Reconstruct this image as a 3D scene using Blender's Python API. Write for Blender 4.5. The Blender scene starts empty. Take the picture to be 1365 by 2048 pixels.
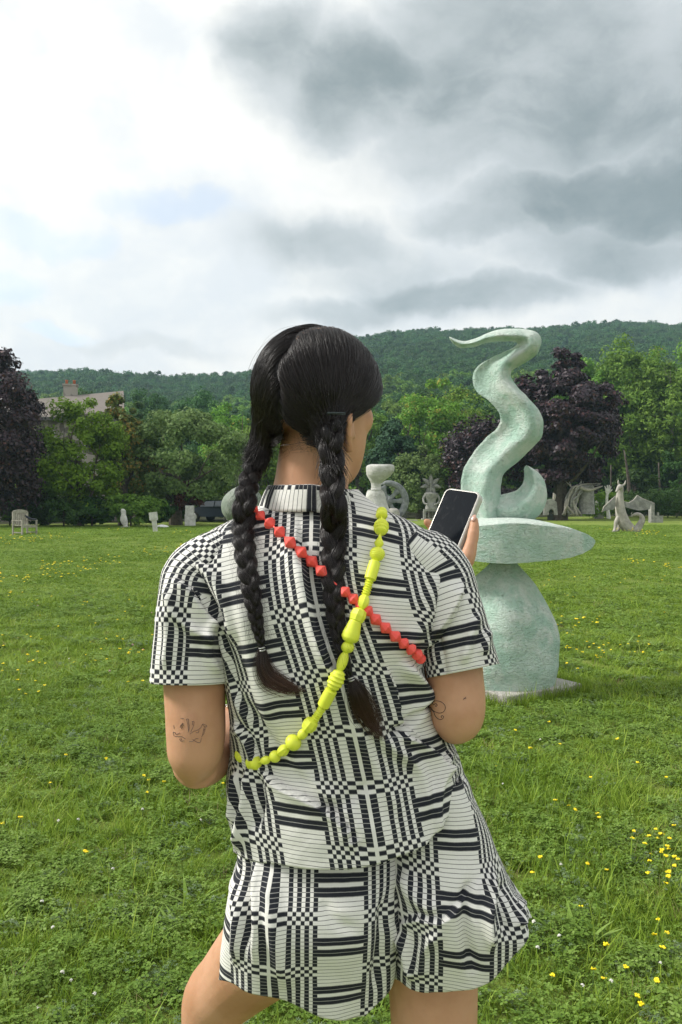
import bpy, bmesh, math, random
import numpy as np
from mathutils import Vector, Matrix
from mathutils.bvhtree import BVHTree

# ------------------------------------------------------------------ camera
S = bpy.context.scene
C = S.collection
F, CH, HY, CX = 1700.0, 1.42, 1000.0, 682.5      # focal length and horizon of the photograph, camera height
cam = bpy.data.objects.new("camera", bpy.data.cameras.new("camera"))
C.objects.link(cam)
cam.location = (0, 0, CH)
cam.rotation_euler = (math.radians(90), 0, 0)
cam.data.sensor_fit = 'VERTICAL'
cam.data.sensor_height = 36.0
cam.data.lens = F / 2048 * 36
cam.data.shift_y = -(1024 - HY) / 2048
cam.data.clip_start = 0.05
cam.data.clip_end = 6000
S.camera = cam
S.render.engine = 'CYCLES'
S.render.resolution_x, S.render.resolution_y = 682, 1024
S.cycles.use_denoising = True
S.cycles.max_bounces = 8
S.cycles.transparent_max_bounces = 16
S.cycles.volume_bounces = 1
S.view_settings.view_transform = 'Standard'
S.view_settings.look = 'None'
S.view_settings.exposure = 0.72
S.view_settings.gamma = 1.0
S.view_settings.use_curve_mapping = False

# ------------------------------------------------------------------ node helper
class NT:
    """tiny wrapper for building node trees"""
    def __init__(s, tree):
        s.t = tree; s.n = tree.nodes; s.l = tree.links
    def node(s, typ, **kw):
        n = s.n.new(typ)
        for k, v in kw.items(): setattr(n, k, v)
        return n
    def put(s, sock, v):
        if v is None: return
        if hasattr(v, 'is_output'): s.l.new(v, sock)
        elif isinstance(v, (tuple, list)) and len(v) == 3 and sock.type == 'RGBA': sock.default_value = (*v, 1)
        else: sock.default_value = v
    def math(s, op, a, b=None, c=None, clamp=False):
        n = s.node('ShaderNodeMath', operation=op, use_clamp=clamp)
        s.put(n.inputs[0], a); s.put(n.inputs[1], b); s.put(n.inputs[2], c)
        return n.outputs[0]
    def vmath(s, op, a, b=None, scale=None):
        n = s.node('ShaderNodeVectorMath', operation=op)
        s.put(n.inputs[0], a); s.put(n.inputs[1], b)
        if scale is not None: s.put(n.inputs['Scale'], scale)
        return n.outputs[1] if op in ('LENGTH', 'DISTANCE', 'DOT_PRODUCT') else n.outputs[0]
    def mix(s, f, a, b, blend='MIX'):
        n = s.node('ShaderNodeMix', data_type='RGBA', blend_type=blend)
        s.put(n.inputs[0], f); s.put(n.inputs[6], a); s.put(n.inputs[7], b)
        return n.outputs[2]
    def ss(s, x, lo, hi, to0=0.0, to1=1.0, kind='SMOOTHSTEP'):
        n = s.node('ShaderNodeMapRange', interpolation_type=kind)
        s.put(n.inputs[0], x); s.put(n.inputs[1], lo); s.put(n.inputs[2], hi); s.put(n.inputs[3], to0); s.put(n.inputs[4], to1)
        return n.outputs[0]
    def noise(s, vec=None, scale=5.0, detail=2.0, rough=0.5, dist=0.0, lac=2.0, out=0):
        n = s.node('ShaderNodeTexNoise')
        if vec is not None: s.l.new(vec, n.inputs['Vector'])
        n.inputs['Scale'].default_value = scale; n.inputs['Detail'].default_value = detail
        n.inputs['Roughness'].default_value = rough; n.inputs['Distortion'].default_value = dist
        n.inputs['Lacunarity'].default_value = lac
        return n.outputs[out]
    def ramp(s, x, stops, interp='LINEAR'):
        n = s.node('ShaderNodeValToRGB'); e = n.color_ramp.elements
        n.color_ramp.interpolation = interp
        while len(e) < len(stops): e.new(1.0)
        for i, (p, c) in enumerate(stops):
            e[i].position = p; e[i].color = (*c, 1) if len(c) == 3 else c
        s.l.new(x, n.inputs[0])
        return n
    def xyz(s, v):
        n = s.node('ShaderNodeSeparateXYZ'); s.l.new(v, n.inputs[0]); return n.outputs
    def bump(s, h, strength=0.3, dist=0.01, normal=None):
        n = s.node('ShaderNodeBump'); s.put(n.inputs['Height'], h)
        n.inputs['Strength'].default_value = strength; n.inputs['Distance'].default_value = dist
        if normal is not None: s.l.new(normal, n.inputs['Normal'])
        return n.outputs[0]

# ------------------------------------------------------------------ sky: bright broken overcast
SUN_EL, SUN_AZ = math.radians(40), math.radians(-86)     # azimuth from +Y (view direction) towards +X
world = bpy.data.worlds.new("World"); S.world = world
world.use_nodes = True
wt = NT(world.node_tree); wt.n.clear()
tc = wt.node('ShaderNodeTexCoord').outputs['Generated']
sky = wt.node('ShaderNodeTexSky', sky_type='NISHITA', sun_disc=False)
sky.sun_elevation = SUN_EL; sky.sun_rotation = SUN_AZ
sky.altitude = 200; sky.air_density = 1.0; sky.dust_density = 1.5
wrp = wt.noise(tc, 3.2, 5, 0.55, out=1)
d1 = wt.vmath('ADD', tc, wt.vmath('SCALE', wt.vmath('SUBTRACT', wrp, (0.5, 0.5, 0.5)), scale=0.10))
wrp2 = wt.noise(tc, 13.0, 6, 0.6, out=1)
dw = wt.vmath('ADD', d1, wt.vmath('SCALE', wt.vmath('SUBTRACT', wrp2, (0.5, 0.5, 0.5)), scale=0.045))

def pdir(px, py):
    v = Vector(((px - CX) / F, 1.0, -(py - HY) / F)); v.normalize(); return v

def cloud(px, py, rx, ry, soft=0.0, ref=None):
    """soft elliptical bank of cloud in one direction of the sky (angular sizes in photo pixels)"""
    d = pdir(px, py); k = d.length / F * d.y
    sub = wt.vmath('SUBTRACT', ref or dw, tuple(d))
    q = wt.vmath('MULTIPLY', sub, (1 / (rx * k), 1 / (max(rx, ry) * k), 1 / (ry * k)))
    return wt.ss(wt.vmath('LENGTH', q), 1.25, 0.25 if not soft else 0.0)

def total(items, op='ADD'):
    r = items[0]
    for x in items[1:]: r = wt.math(op, r, x)
    return r
fbm = wt.noise(wt.vmath('MULTIPLY', d1, (1, 1, 2.2)), 4.5, 9, 0.56)
fine = wt.noise(wt.vmath('MULTIPLY', dw, (1, 1, 1.6)), 11.0, 8, 0.58)
# dark banks in view: position, size, weight
DARK = [(1080, 170, 540, 260, .86), (1260, 430, 430, 170, .70), (585, 130, 170, 130, .8), (740, 170, 260, 150, .95), (960, 50, 330, 150, .75), (1000, 200, 330, 100, 1.0), (1290, 190, 300, 150, .9), (1200, 385, 360, 100, 1.05), (1340, 400, 260, 120, 1.05), (1000, 440, 250, 70, .7),
        (640, 490, 230, 75, .55), (800, 540, 330, 90, .45), (930, 590, 330, 60, .72), (1280, 520, 260, 70, .7), (330, 690, 200, 30, .42), (700, 620, 260, 40, .5), (1500, 250, 300, 260, 1.0)]
dark = total([wt.math('MULTIPLY', cloud(*b[:4]), b[4]) for b in DARK], 'MAXIMUM')
# the rest of the sky (outside the frame) carries the same broken cloud
sx, sy, sz = wt.xyz(tc)
out_front = wt.ss(sy, 0.80, 0.45)
gen = wt.ss(wt.noise(wt.vmath('MULTIPLY', dw, (1, 1, 1.7)), 2.3, 6, 0.5), 0.42, 0.68)
dark = wt.math('MAXIMUM', dark, wt.math('MULTIPLY', gen, wt.math('MULTIPLY', out_front, 0.5)))
edge = wt.math('ADD', dark, wt.math('ADD', wt.math('MULTIPLY', wt.math('SUBTRACT', fbm, 0.5), 0.65), wt.math('MULTIPLY', wt.math('SUBTRACT', fine, 0.5), 0.5)))
dmask = wt.ss(edge, 0.06, 0.62)
depth = wt.ss(edge, 0.35, 1.15)
puff = wt.noise(wt.vmath('MULTIPLY', dw, (1, 1, 1.5)), 7.0, 7, 0.55)
light_cloud = wt.mix(wt.ss(puff, 0.34, 0.62), (0.515, 0.535, 0.56), (0.625, 0.62, 0.605))
grey_cloud = wt.mix(depth, (0.415, 0.438, 0.455), (0.160, 0.190, 0.200))
grey_cloud = wt.mix(wt.math('MULTIPLY', wt.ss(puff, 0.46, 0.72), 0.55), grey_cloud, (0.42, 0.44, 0.455))
cl = wt.mix(dmask, light_cloud, grey_cloud)
# brighter towards the veiled sun
sdir = (math.sin(SUN_AZ) * math.cos(SUN_EL), math.cos(SUN_AZ) * math.cos(SUN_EL), math.sin(SUN_EL))
veil = (math.sin(-.73) * .62, math.cos(-.73) * .62, .785)      # thinnest cloud, high on the left
glow = wt.ss(wt.vmath('DOT_PRODUCT', tc, veil), 0.45, 1.0)
cl = wt.mix(1.0, cl, wt.mix(glow, (1, 1, 1), (1.12, 1.11, 1.08)), 'MULTIPLY')
# thin places where the blue shows
blue = total([cloud(20, 570, 150, 60), cloud(60, 470, 230, 50), cloud(330, 415, 210, 45), cloud(150, 660, 120, 30)], 'MAXIMUM')
bmask = wt.math('MULTIPLY', wt.ss(wt.math('ADD', blue, wt.math('MULTIPLY', wt.math('SUBTRACT', fine, 0.55), 1.6)), 0.35, 1.0), 0.30)
bmask = wt.math('MULTIPLY', bmask, wt.ss(sz, 0.06, 0.16))
bg_sky = wt.node('ShaderNodeBackground'); wt.put(bg_sky.inputs[0], sky.outputs[0]); bg_sky.inputs[1].default_value = 0.15
bg_cl = wt.node('ShaderNodeBackground'); wt.put(bg_cl.inputs[0], cl); bg_cl.inputs[1].default_value = 1.0
mixs = wt.node('ShaderNodeMixShader'); wt.put(mixs.inputs[0], wt.math('SUBTRACT', 1.0, bmask))
wt.l.new(bg_sky.outputs[0], mixs.inputs[1]); wt.l.new(bg_cl.outputs[0], mixs.inputs[2])
wt.l.new(mixs.outputs[0], wt.node('ShaderNodeOutputWorld').inputs[0])

sun = bpy.data.objects.new("sun", bpy.data.lights.new("sun", 'SUN'))
C.objects.link(sun)
sun.data.energy = 2.7; sun.data.angle = math.radians(14); sun.data.color = (1.0, 0.96, 0.90)
sun.rotation_euler = Vector(sdir).to_track_quat('Z', 'Y').to_euler()

# ------------------------------------------------------------------ helpers
rng = np.random.default_rng(7)
random.seed(7)

def P(px, py, Y):
    """the point of the place at distance Y seen at photo pixel (px, py)"""
    return np.array([(px - CX) / F * Y, Y, CH - (py - HY) / F * Y])

def ground_at(px, py):
    Y = CH * F / (py - HY)
    return np.array([(px - CX) / F * Y, Y, 0.0])

def pchip(xs, ys, x):
    """monotone cubic interpolation"""
    xs = np.asarray(xs, float); ys = np.asarray(ys, float)
    x = np.clip(np.asarray(x, float), xs[0], xs[-1])
    h = np.diff(xs); dl = np.diff(ys) / h
    m = np.zeros(len(xs)); m[0], m[-1] = dl[0], dl[-1]
    for i in range(1, len(xs) - 1):
        if dl[i - 1] * dl[i] > 0:
            w1, w2 = 2 * h[i] + h[i - 1], h[i] + 2 * h[i - 1]
            m[i] = (w1 + w2) / (w1 / dl[i - 1] + w2 / dl[i])
    i = np.clip(np.searchsorted(xs, x, side='right') - 1, 0, len(h) - 1)
    t = (x - xs[i]) / h[i]
    return ((2 * t**3 - 3 * t**2 + 1) * ys[i] + (t**3 - 2 * t**2 + t) * h[i] * m[i]
            + (-2 * t**3 + 3 * t**2) * ys[i + 1] + (t**3 - t**2) * h[i] * m[i + 1])

def smooth_path(pts, n):
    """resample a list of 3-D (or longer) points as a smooth curve"""
    pts = np.asarray(pts, float)
    d = np.r_[0, np.cumsum(np.linalg.norm(np.diff(pts[:, :3], axis=0), axis=1))]
    t = np.linspace(0, d[-1], n)
    out = np.zeros((n, pts.shape[1]))
    # Catmull-Rom tangents
    m = np.gradient(pts, d, axis=0)
    i = np.clip(np.searchsorted(d, t, side='right') - 1, 0, len(d) - 2)
    h = (d[i + 1] - d[i])[:, None]; s = ((t - d[i])[:, None]) / h
    out = ((2 * s**3 - 3 * s**2 + 1) * pts[i] + (s**3 - 2 * s**2 + s) * h * m[i] + (-2 * s**3 + 3 * s**2) * pts[i + 1] + (s**3 - s**2) * h * m[i + 1])
    return out

def unit(v):
    v = np.asarray(v, float); return v / np.maximum(np.linalg.norm(v, axis=-1, keepdims=True), 1e-12)

def mesh(name, V, Fc, mat=None, parent=None, uv=None, smooth=True, sharp=None):
    me = bpy.data.meshes.new(name)
    me.from_pydata([tuple(v) for v in np.asarray(V, float)], [], [tuple(int(i) for i in f) for f in Fc])
    if uv is not None:
        uvl = me.uv_layers.new(name="UVMap"); uv = np.asarray(uv, float)
        li = np.zeros(len(me.loops), int); me.loops.foreach_get("vertex_index", li)
        uvl.data.foreach_set("uv", uv[li].ravel())
    if smooth: me.polygons.foreach_set("use_smooth", [True] * len(me.polygons))
    if sharp is not None:
        try: me.set_sharp_from_angle(angle=math.radians(sharp))
        except Exception: pass
    for m_ in (mat if isinstance(mat, (list, tuple)) else [mat]):
        if m_ is not None: me.materials.append(m_)
    me.validate()
    o = bpy.data.objects.new(name, me); C.objects.link(o)
    if parent is not None: o.parent = parent; o.matrix_parent_inverse = Matrix.Identity(4)
    return o

def empty(name, loc=(0, 0, 0), rz=0.0):
    o = bpy.data.objects.new(name, None); C.objects.link(o)
    o.location = loc; o.rotation_euler = (0, 0, rz); o.empty_display_size = 0.1
    return o

def tag(o, label=None, cat=None, group=None, kind=None):
    if label: o['label'] = label
    if cat: o['category'] = cat
    if group: o['group'] = group
    if kind: o['kind'] = kind
    return o

def copy_tree(o, parent=None):
    c = o.copy(); C.objects.link(c)
    if parent is not None: c.parent = parent
    for ch in [x for x in o.children]: copy_tree(ch, c)
    return c

class MB:
    """collects simple solids into one mesh"""
    def __init__(s): s.v = []; s.f = []; s.m = []; s.n = 0
    def add(s, V, Fc, mi=0):
        V = np.asarray(V, float)
        s.v.append(V); s.f += [tuple(int(i) + s.n for i in f) for f in Fc]; s.m += [mi] * len(Fc); s.n += len(V)
        return s
    def box(s, c, size, R=None, mi=0, taper=1.0):
        x, y, z = np.asarray(size) / 2
        V = np.array([(-x, -y, -z), (x, -y, -z), (x, y, -z), (-x, y, -z), (-x*taper, -y*taper, z), (x*taper, -y*taper, z), (x*taper, y*taper, z), (-x*taper, y*taper, z)])
        if R is not None: V = V @ np.asarray(R).T
        return s.add(V + np.asarray(c), [(0, 3, 2, 1), (4, 5, 6, 7), (0, 1, 5, 4), (1, 2, 6, 5), (2, 3, 7, 6), (3, 0, 4, 7)], mi)
    def tube(s, pts, radii, n=10, flat=1.0, up=None, mi=0, caps=True, closed=False):
        V, Fc = tube(pts, radii, n, flat, up, caps)
        return s.add(V, Fc, mi)
    def build(s, name, mat, parent=None, smooth=True, sharp=40, uv=None):
        o = mesh(name, np.concatenate(s.v), s.f, mat, parent, smooth=smooth, sharp=sharp)
        if isinstance(mat, (list, tuple)) and len(mat) > 1: o.data.polygons.foreach_set("material_index", s.m)
        return o

def frames(pts, up=None):
    """tangent, side, normal along a path; parallel transported unless an up vector is given"""
    pts = np.asarray(pts, float); n = len(pts)
    T = unit(np.gradient(pts, axis=0))
    if up is not None:
        up = np.asarray(up, float)
        Nn = unit(np.cross(T, np.broadcast_to(up, T.shape)))
        B = np.cross(Nn, T)
        return T, Nn, B
    a = np.array([0, 0, 1.0]) if abs(T[0][2]) < 0.9 else np.array([1.0, 0, 0])
    N = np.zeros_like(pts); N[0] = unit(np.cross(T[0], a))
    for i in range(1, n):
        v = N[i - 1] - T[i] * np.dot(N[i - 1], T[i]); N[i] = unit(v)
    return T, N, np.cross(T, N)

def tube(pts, radii, n=10, flat=1.0, up=None, caps=True):
    pts = np.asarray(pts, float); m = len(pts)
    radii = np.broadcast_to(np.asarray(radii, float), (m,)) if np.ndim(radii) < 1 or np.ndim(radii) == 1 else np.asarray(radii, float)
    T, N, B = frames(pts, up)
    a = np.linspace(0, 2 * np.pi, n, endpoint=False)
    r1 = radii if radii.ndim == 1 else radii[:, 0]; r2 = radii * flat if radii.ndim == 1 else radii[:, 1]
    V = pts[:, None] + N[:, None] * (np.cos(a)[None, :, None] * r1[:, None, None]) + B[:, None] * (np.sin(a)[None, :, None] * r2[:, None, None])
    V = V.reshape(-1, 3); Fc = []
    for i in range(m - 1):
        for j in range(n):
            k = (j + 1) % n
            Fc.append((i * n + j, i * n + k, (i + 1) * n + k, (i + 1) * n + j))
    if caps:
        Fc.append(tuple(range(n - 1, -1, -1))); Fc.append(tuple((m - 1) * n + j for j in range(n)))
    return V, Fc

def lathe(prof, n=16):
    """profile [(r, z)...] turned about z; closed at the ends"""
    prof = np.asarray(prof, float); a = np.linspace(0, 2 * np.pi, n, endpoint=False); m = len(prof)
    V = np.stack([np.outer(prof[:, 0], np.cos(a)), np.outer(prof[:, 0], np.sin(a)), np.repeat(prof[:, 1][:, None], n, 1)], -1).reshape(-1, 3)
    Fc = [(i * n + j, i * n + (j + 1) % n, (i + 1) * n + (j + 1) % n, (i + 1) * n + j) for i in range(m - 1) for j in range(n)]
    Fc.append(tuple(range(n - 1, -1, -1))); Fc.append(tuple((m - 1) * n + j for j in range(n)))
    return V, Fc

def grid_faces(nr, nc, wrap=False):
    Fc = []
    for i in range(nr - 1):
        for j in range(nc if wrap else nc - 1):
            k = (j + 1) % nc
            Fc.append((i * nc + j, i * nc + k, (i + 1) * nc + k, (i + 1) * nc + j))
    return Fc

def subsurf(o, levels=1):
    m = o.modifiers.new("subdivision", 'SUBSURF'); m.levels = m.render_levels = levels; return o

def vnoise(p, scale=1.0, seed=0, octaves=3):
    """cheap smooth pseudo-noise from summed sines, for arrays of points"""
    p = np.asarray(p, float) * scale; r = np.random.default_rng(seed); out = np.zeros(p.shape[:-1]); amp = 1.0
    for o in range(octaves):
        for k in range(4):
            d = r.normal(size=3); d /= np.linalg.norm(d)
            out += amp * np.sin(p @ d * (2 ** o) * 2.1 + r.uniform(0, 6.28)) * 0.35
        amp *= 0.5
    return out

def material(name):
    m = bpy.data.materials.new(name); m.use_nodes = True
    t = NT(m.node_tree); b = m.node_tree.nodes.get('Principled BSDF')
    return m, t, b

def plain(name, col, rough=0.7, noise_scale=None, var=0.25, bump=0.0, bscale=40.0, metal=0.0, spec=0.4):
    m, t, b = material(name)
    if noise_scale:
        co = t.node('ShaderNodeTexCoord').outputs['Object']
        n1 = t.noise(co, noise_scale, 5, 0.6)
        k = t.ss(n1, 0.3, 0.7, kind='LINEAR')
        c0 = tuple(x * (1 - var) for x in col); c1 = tuple(min(1, x * (1 + var)) for x in col)
        t.put(b.inputs['Base Color'], t.mix(k, c0, c1))
        if bump: t.put(b.inputs['Normal'], t.bump(t.noise(co, bscale, 6, 0.65), bump, 0.01))
    else: t.put(b.inputs['Base Color'], col)
    b.inputs['Roughness'].default_value = rough; b.inputs['Metallic'].default_value = metal
    b.inputs['Specular IOR Level'].default_value = spec
    return m
# ------------------------------------------------------------------ the ground
def lawn_material():
    m, t, b = material("mown_lawn")
    co = t.node('ShaderNodeTexCoord').outputs['Object']
    big = t.noise(co, 0.22, 4, 0.6); mid = t.noise(co, 1.7, 5, 0.65); fin = t.noise(co, 28.0, 5, 0.7)
    fib = t.noise(t.vmath('MULTIPLY', co, (1, 0.55, 1)), 9.0, 6, 0.75)
    c = t.mix(t.ss(mid, 0.30, 0.70), (0.130, 0.195, 0.030), (0.240, 0.300, 0.060))
    c = t.mix(t.math('MULTIPLY', t.ss(big, 0.40, 0.68), 0.55), c, (0.235, 0.300, 0.065))
    c = t.mix(t.math('MULTIPLY', t.ss(fib, 0.50, 0.72), 0.5), c, (0.075, 0.140, 0.022))
    c = t.mix(t.math('MULTIPLY', t.ss(fin, 0.56, 0.75), 0.55), c, (0.230, 0.255, 0.100))
    # forest floor soil, darkened to put the trees' shade into the ground colour
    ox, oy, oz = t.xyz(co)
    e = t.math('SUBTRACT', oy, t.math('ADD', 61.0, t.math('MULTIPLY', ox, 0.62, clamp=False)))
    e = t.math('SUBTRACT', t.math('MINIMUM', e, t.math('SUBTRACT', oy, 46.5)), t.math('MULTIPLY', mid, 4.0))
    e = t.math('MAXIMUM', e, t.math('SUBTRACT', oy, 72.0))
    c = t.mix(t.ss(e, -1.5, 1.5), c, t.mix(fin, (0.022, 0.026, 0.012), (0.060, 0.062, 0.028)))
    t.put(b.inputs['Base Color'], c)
    b.inputs['Roughness'].default_value = 0.9; b.inputs['Specular IOR Level'].default_value = 0.15
    h = t.math('ADD', t.math('MULTIPLY', fin, 0.5), t.math('ADD', mid, fib))
    t.put(b.inputs['Normal'], t.bump(h, 0.9, 0.08))
    return m

HILL_RIDGE = [(-900, 752), (-300, 748), (75, 742), (150, 737), (250, 743), (330, 749), (430, 747), (520, 738), (620, 700), (715, 672), (780, 662), (850, 657), (950, 655), (1050, 652), (1150, 647), (1250, 641), (1365, 646), (1700, 660), (2300, 700)]
RID_X = [a for a, _ in HILL_RIDGE]; RID_Z = [b for _, b in HILL_RIDGE]
def hill_height(X, Y):
    """wooded hill behind the field: rises from the far side of the lawn to the ridge at about 620 m"""
    X = np.asarray(X, float); Y = np.asarray(Y, float)
    px = np.clip(CX + X / np.maximum(Y, 60) * F, -900, 2300)
    top = (HY - pchip(RID_X, RID_Z, px)) / F * 620 + CH - 17
    s = np.clip((Y - 95) / (620 - 95), 0, 1)
    prof = 0.45 * s + 0.55 * s * s * (3 - 2 * s)
    h = top * prof + 3.0 * s * vnoise(np.stack([X, Y, 0 * X], -1), 0.012, 3, 3)
    back = np.clip((Y - 620) / 250, 0, 1)
    return np.where(Y > 95, h - 2.5 * back * back * top * 0.4, 0.0)

def build_ground():
    ys = np.r_[np.linspace(-12, 95, 60), np.linspace(100, 880, 90)]
    xs = np.linspace(-1, 1, 121)
    X = xs[None] * (60 + np.maximum(ys, 0)[:, None] * 1.0); Y = np.repeat(ys[:, None], 121, 1)
    Z = hill_height(X, Y) + np.where((Y > 8) & (Y < 95), 0.05 * vnoise(np.stack([X, Y, 0 * X], -1), 0.12, 5, 2), 0)
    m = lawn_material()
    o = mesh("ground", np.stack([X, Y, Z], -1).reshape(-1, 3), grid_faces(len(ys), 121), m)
    tag(o, kind='structure')
build_ground()

# ------------------------------------------------------------------ foliage
def leaf_material(name, dark, light, accent=None, acc_amt=0.0, gloss=0.45, transl=0.30):
    m, t, b = material(name)
    g = t.node('ShaderNodeNewGeometry')
    r = g.outputs['Random Per Island']
    oi = t.node('ShaderNodeObjectInfo').outputs['Random']
    co = t.node('ShaderNodeTexCoord').outputs['Object']
    n1 = t.noise(co, 0.55, 3, 0.6)
    k = t.math('ADD', t.math('MULTIPLY', r, 0.6), t.math('MULTIPLY', n1, 0.45), clamp=True)
    c = t.mix(k, dark, light)
    if accent:
        a = t.ss(t.math('ADD', t.math('MULTIPLY', r, 0.55), t.noise(co, 0.9, 3, 0.6)), 1.02 - acc_amt, 1.12 - acc_amt)
        c = t.mix(a, c, accent)
    hs = t.node('ShaderNodeHueSaturation')
    t.put(hs.inputs['Hue'], t.ss(oi, 0, 1, 0.485, 0.515, 'LINEAR')); t.put(hs.inputs['Value'], t.ss(oi, 0, 1, 0.82, 1.18, 'LINEAR'))
    t.put(hs.inputs['Color'], c)
    c = hs.outputs[0]
    t.put(b.inputs['Base Color'], c); b.inputs['Roughness'].default_value = gloss + .1; b.inputs['Specular IOR Level'].default_value = 0.13 if name != 'copper_leaves' else 0.3
    tr = t.node('ShaderNodeBsdfTranslucent'); t.put(tr.inputs[0], c)
    mx = t.node('ShaderNodeMixShader'); mx.inputs[0].default_value = transl
    t.l.new(b.outputs[0], mx.inputs[1]); t.l.new(tr.outputs[0], mx.inputs[2])
    t.l.new(mx.outputs[0], t.n.get('Material Output').inputs[0])
    return m

BARK = plain("tree_bark", (0.085, 0.070, 0.055), 0.9, 6, 0.45, 0.6, 25)
BARK_PALE = plain("pale_bark", (0.20, 0.185, 0.16), 0.9, 6, 0.35, 0.5, 25)
LEAF = dict(
    copper=leaf_material("copper_leaves", (0.014, 0.008, 0.012), (0.058, 0.034, 0.046), (0.085, 0.036, 0.032), 0.08, 0.36, 0.12),
    bright=leaf_material("bright_green_leaves", (0.075, 0.175, 0.014), (0.220, 0.400, 0.042), None),
    olive=leaf_material("olive_leaves", (0.085, 0.145, 0.032), (0.210, 0.280, 0.080), (0.34, 0.25, 0.055), 0.14),
    apple=leaf_material("pale_green_leaves", (0.075, 0.145, 0.038), (0.230, 0.320, 0.110), None),
    green=leaf_material("mid_green_leaves", (0.070, 0.165, 0.024), (0.225, 0.370, 0.062), None),
    lime=leaf_material("yellow_green_leaves", (0.080, 0.180, 0.018), (0.220, 0.370, 0.048), (0.30, 0.27, 0.05), 0.03),
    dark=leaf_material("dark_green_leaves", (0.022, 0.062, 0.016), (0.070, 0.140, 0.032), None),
    spruce=leaf_material("spruce_needles", (0.024, 0.062, 0.030), (0.060, 0.125, 0.066), None, 0, 0.6, 0.1),
    red=leaf_material("reddish_leaves", (0.050, 0.016, 0.014), (0.120, 0.040, 0.030), None),
    wood=leaf_material("woodland_leaves", (0.028, 0.082, 0.026), (0.088, 0.185, 0.050), None),
)

def crown_arrays(n, rx, ry, rz, clumps, seed, leaf=0.2, cl_r=0.33, hollow=0.55, cone=0.0, droop=0.2, flat=0.75):
    """leaf faces gathered in clumps through an uneven crown; origin at the crown's centre"""
    r = np.random.default_rng(seed)
    d = unit(r.normal(size=(clumps, 3)))
    rad = hollow + (1 - hollow) * r.random(clumps) ** 0.6
    lump = 1 + 0.16 * vnoise(d, 1.6, seed, 2)
    cc = d * (rad * lump)[:, None]
    if cone: cc[:, :2] *= np.clip((1 - cc[:, 2]) / 2 + (1 - cone), 0.05, 1)[:, None]
    cc = cc * [rx, ry, rz]
    csize = cl_r * (rx + ry + rz) / 3 * r.uniform(0.55, 1.15, clumps)
    if cone: csize *= np.clip(1.15 - cone * (cc[:, 2] / rz + 1) / 2, 0.25, 1.2)
    idx = r.integers(0, clumps, n)
    off = unit(r.normal(size=(n, 3))) * (r.random(n) ** 0.45)[:, None] * [1, 1, flat]
    p = cc[idx] + off * csize[idx][:, None]
    nrm = unit(off * 0.9 + unit(p / [rx, ry, rz]) * 0.5 + r.normal(size=(n, 3)) * 0.55 + [0, 0, 0.35])
    tdir = unit(np.cross(nrm, unit(r.normal(size=(n, 3)) + [0, 0, -droop])))
    bdir = np.cross(nrm, tdir)
    s = leaf * r.uniform(0.6, 1.35, n)[:, None]
    # kinked leaf spray: five points, three faces
    V = np.stack([p - tdir * s * .55, p - bdir * s * .34 - nrm * s * .10, p + tdir * s * .55 - nrm * s * .16, p + bdir * s * .34 - nrm * s * .10], 1).reshape(-1, 3)
    b4 = np.arange(n)[:, None] * 4
    Fc = np.concatenate([b4 + [0, 1, 2], b4 + [0, 2, 3]])
    return V, Fc

def fast_mesh(name, V, Fc):
    me = bpy.data.meshes.new(name); n = Fc.shape[1]
    me.vertices.add(len(V)); me.vertices.foreach_set("co", np.asarray(V, np.float32).ravel())
    me.loops.add(Fc.size); me.loops.foreach_set("vertex_index", Fc.astype(np.int32).ravel())
    me.polygons.add(len(Fc)); me.polygons.foreach_set("loop_start", np.arange(0, Fc.size, n, dtype=np.int32))
    me.update(calc_edges=True); return me

CROWNS = {}
def crown_mesh(kind, shape, n, dims, clumps, seed, **kw):
    key = (kind, shape, n, dims, clumps, seed)
    if key not in CROWNS:
        V, Fc = crown_arrays(n, *dims, clumps, seed, **kw)
        me = fast_mesh("crown", V, Fc); me.materials.append(LEAF[kind]); CROWNS[key] = me
    return CROWNS[key]

def trunk_mesh(h, r0, seed, limbs=5, spread=1.6, lean=0.0, crown_h=3.0, first=0.45):
    r = np.random.default_rng(seed); mb = MB()
    k = 8; zz = np.linspace(-0.15, h, k); wob = np.cumsum(r.normal(0, 0.02 * h / k, (k, 2)), 0)
    pts = np.stack([wob[:, 0] + lean * zz, wob[:, 1], zz], -1)
    mb.tube(pts, np.linspace(r0 * 1.25, r0 * 0.55, k), 8)
    for i in range(limbs):
        f = first + (1 - first) * (i + r.random()) / limbs
        b = np.array([np.interp(f * h, zz, pts[:, 0]), np.interp(f * h, zz, pts[:, 1]), f * h])
        a = r.uniform(0, 6.28) if limbs > 3 else i * 2.2 + r.random()
        e = b + np.array([math.cos(a) * spread, math.sin(a) * spread, crown_h * r.uniform(0.35, 0.9)])
        mid = (b + e) / 2 + [0, 0, -0.1 * spread] + r.normal(0, 0.12, 3)
        lp = smooth_path([b, mid, e], 6); mb.tube(lp, np.linspace(r0 * 0.45, r0 * 0.08, 6), 6)
        for q in range(2):
            s0 = lp[3 + q]; e2 = s0 + r.normal(0, 0.35 * spread, 3) + [0, 0, 0.3 * crown_h]
            mb.tube(smooth_path([s0, (s0 + e2) / 2 + r.normal(0, .08, 3), e2], 4), np.linspace(r0 * 0.16, r0 * 0.04, 4), 5)
    return mb

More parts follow.
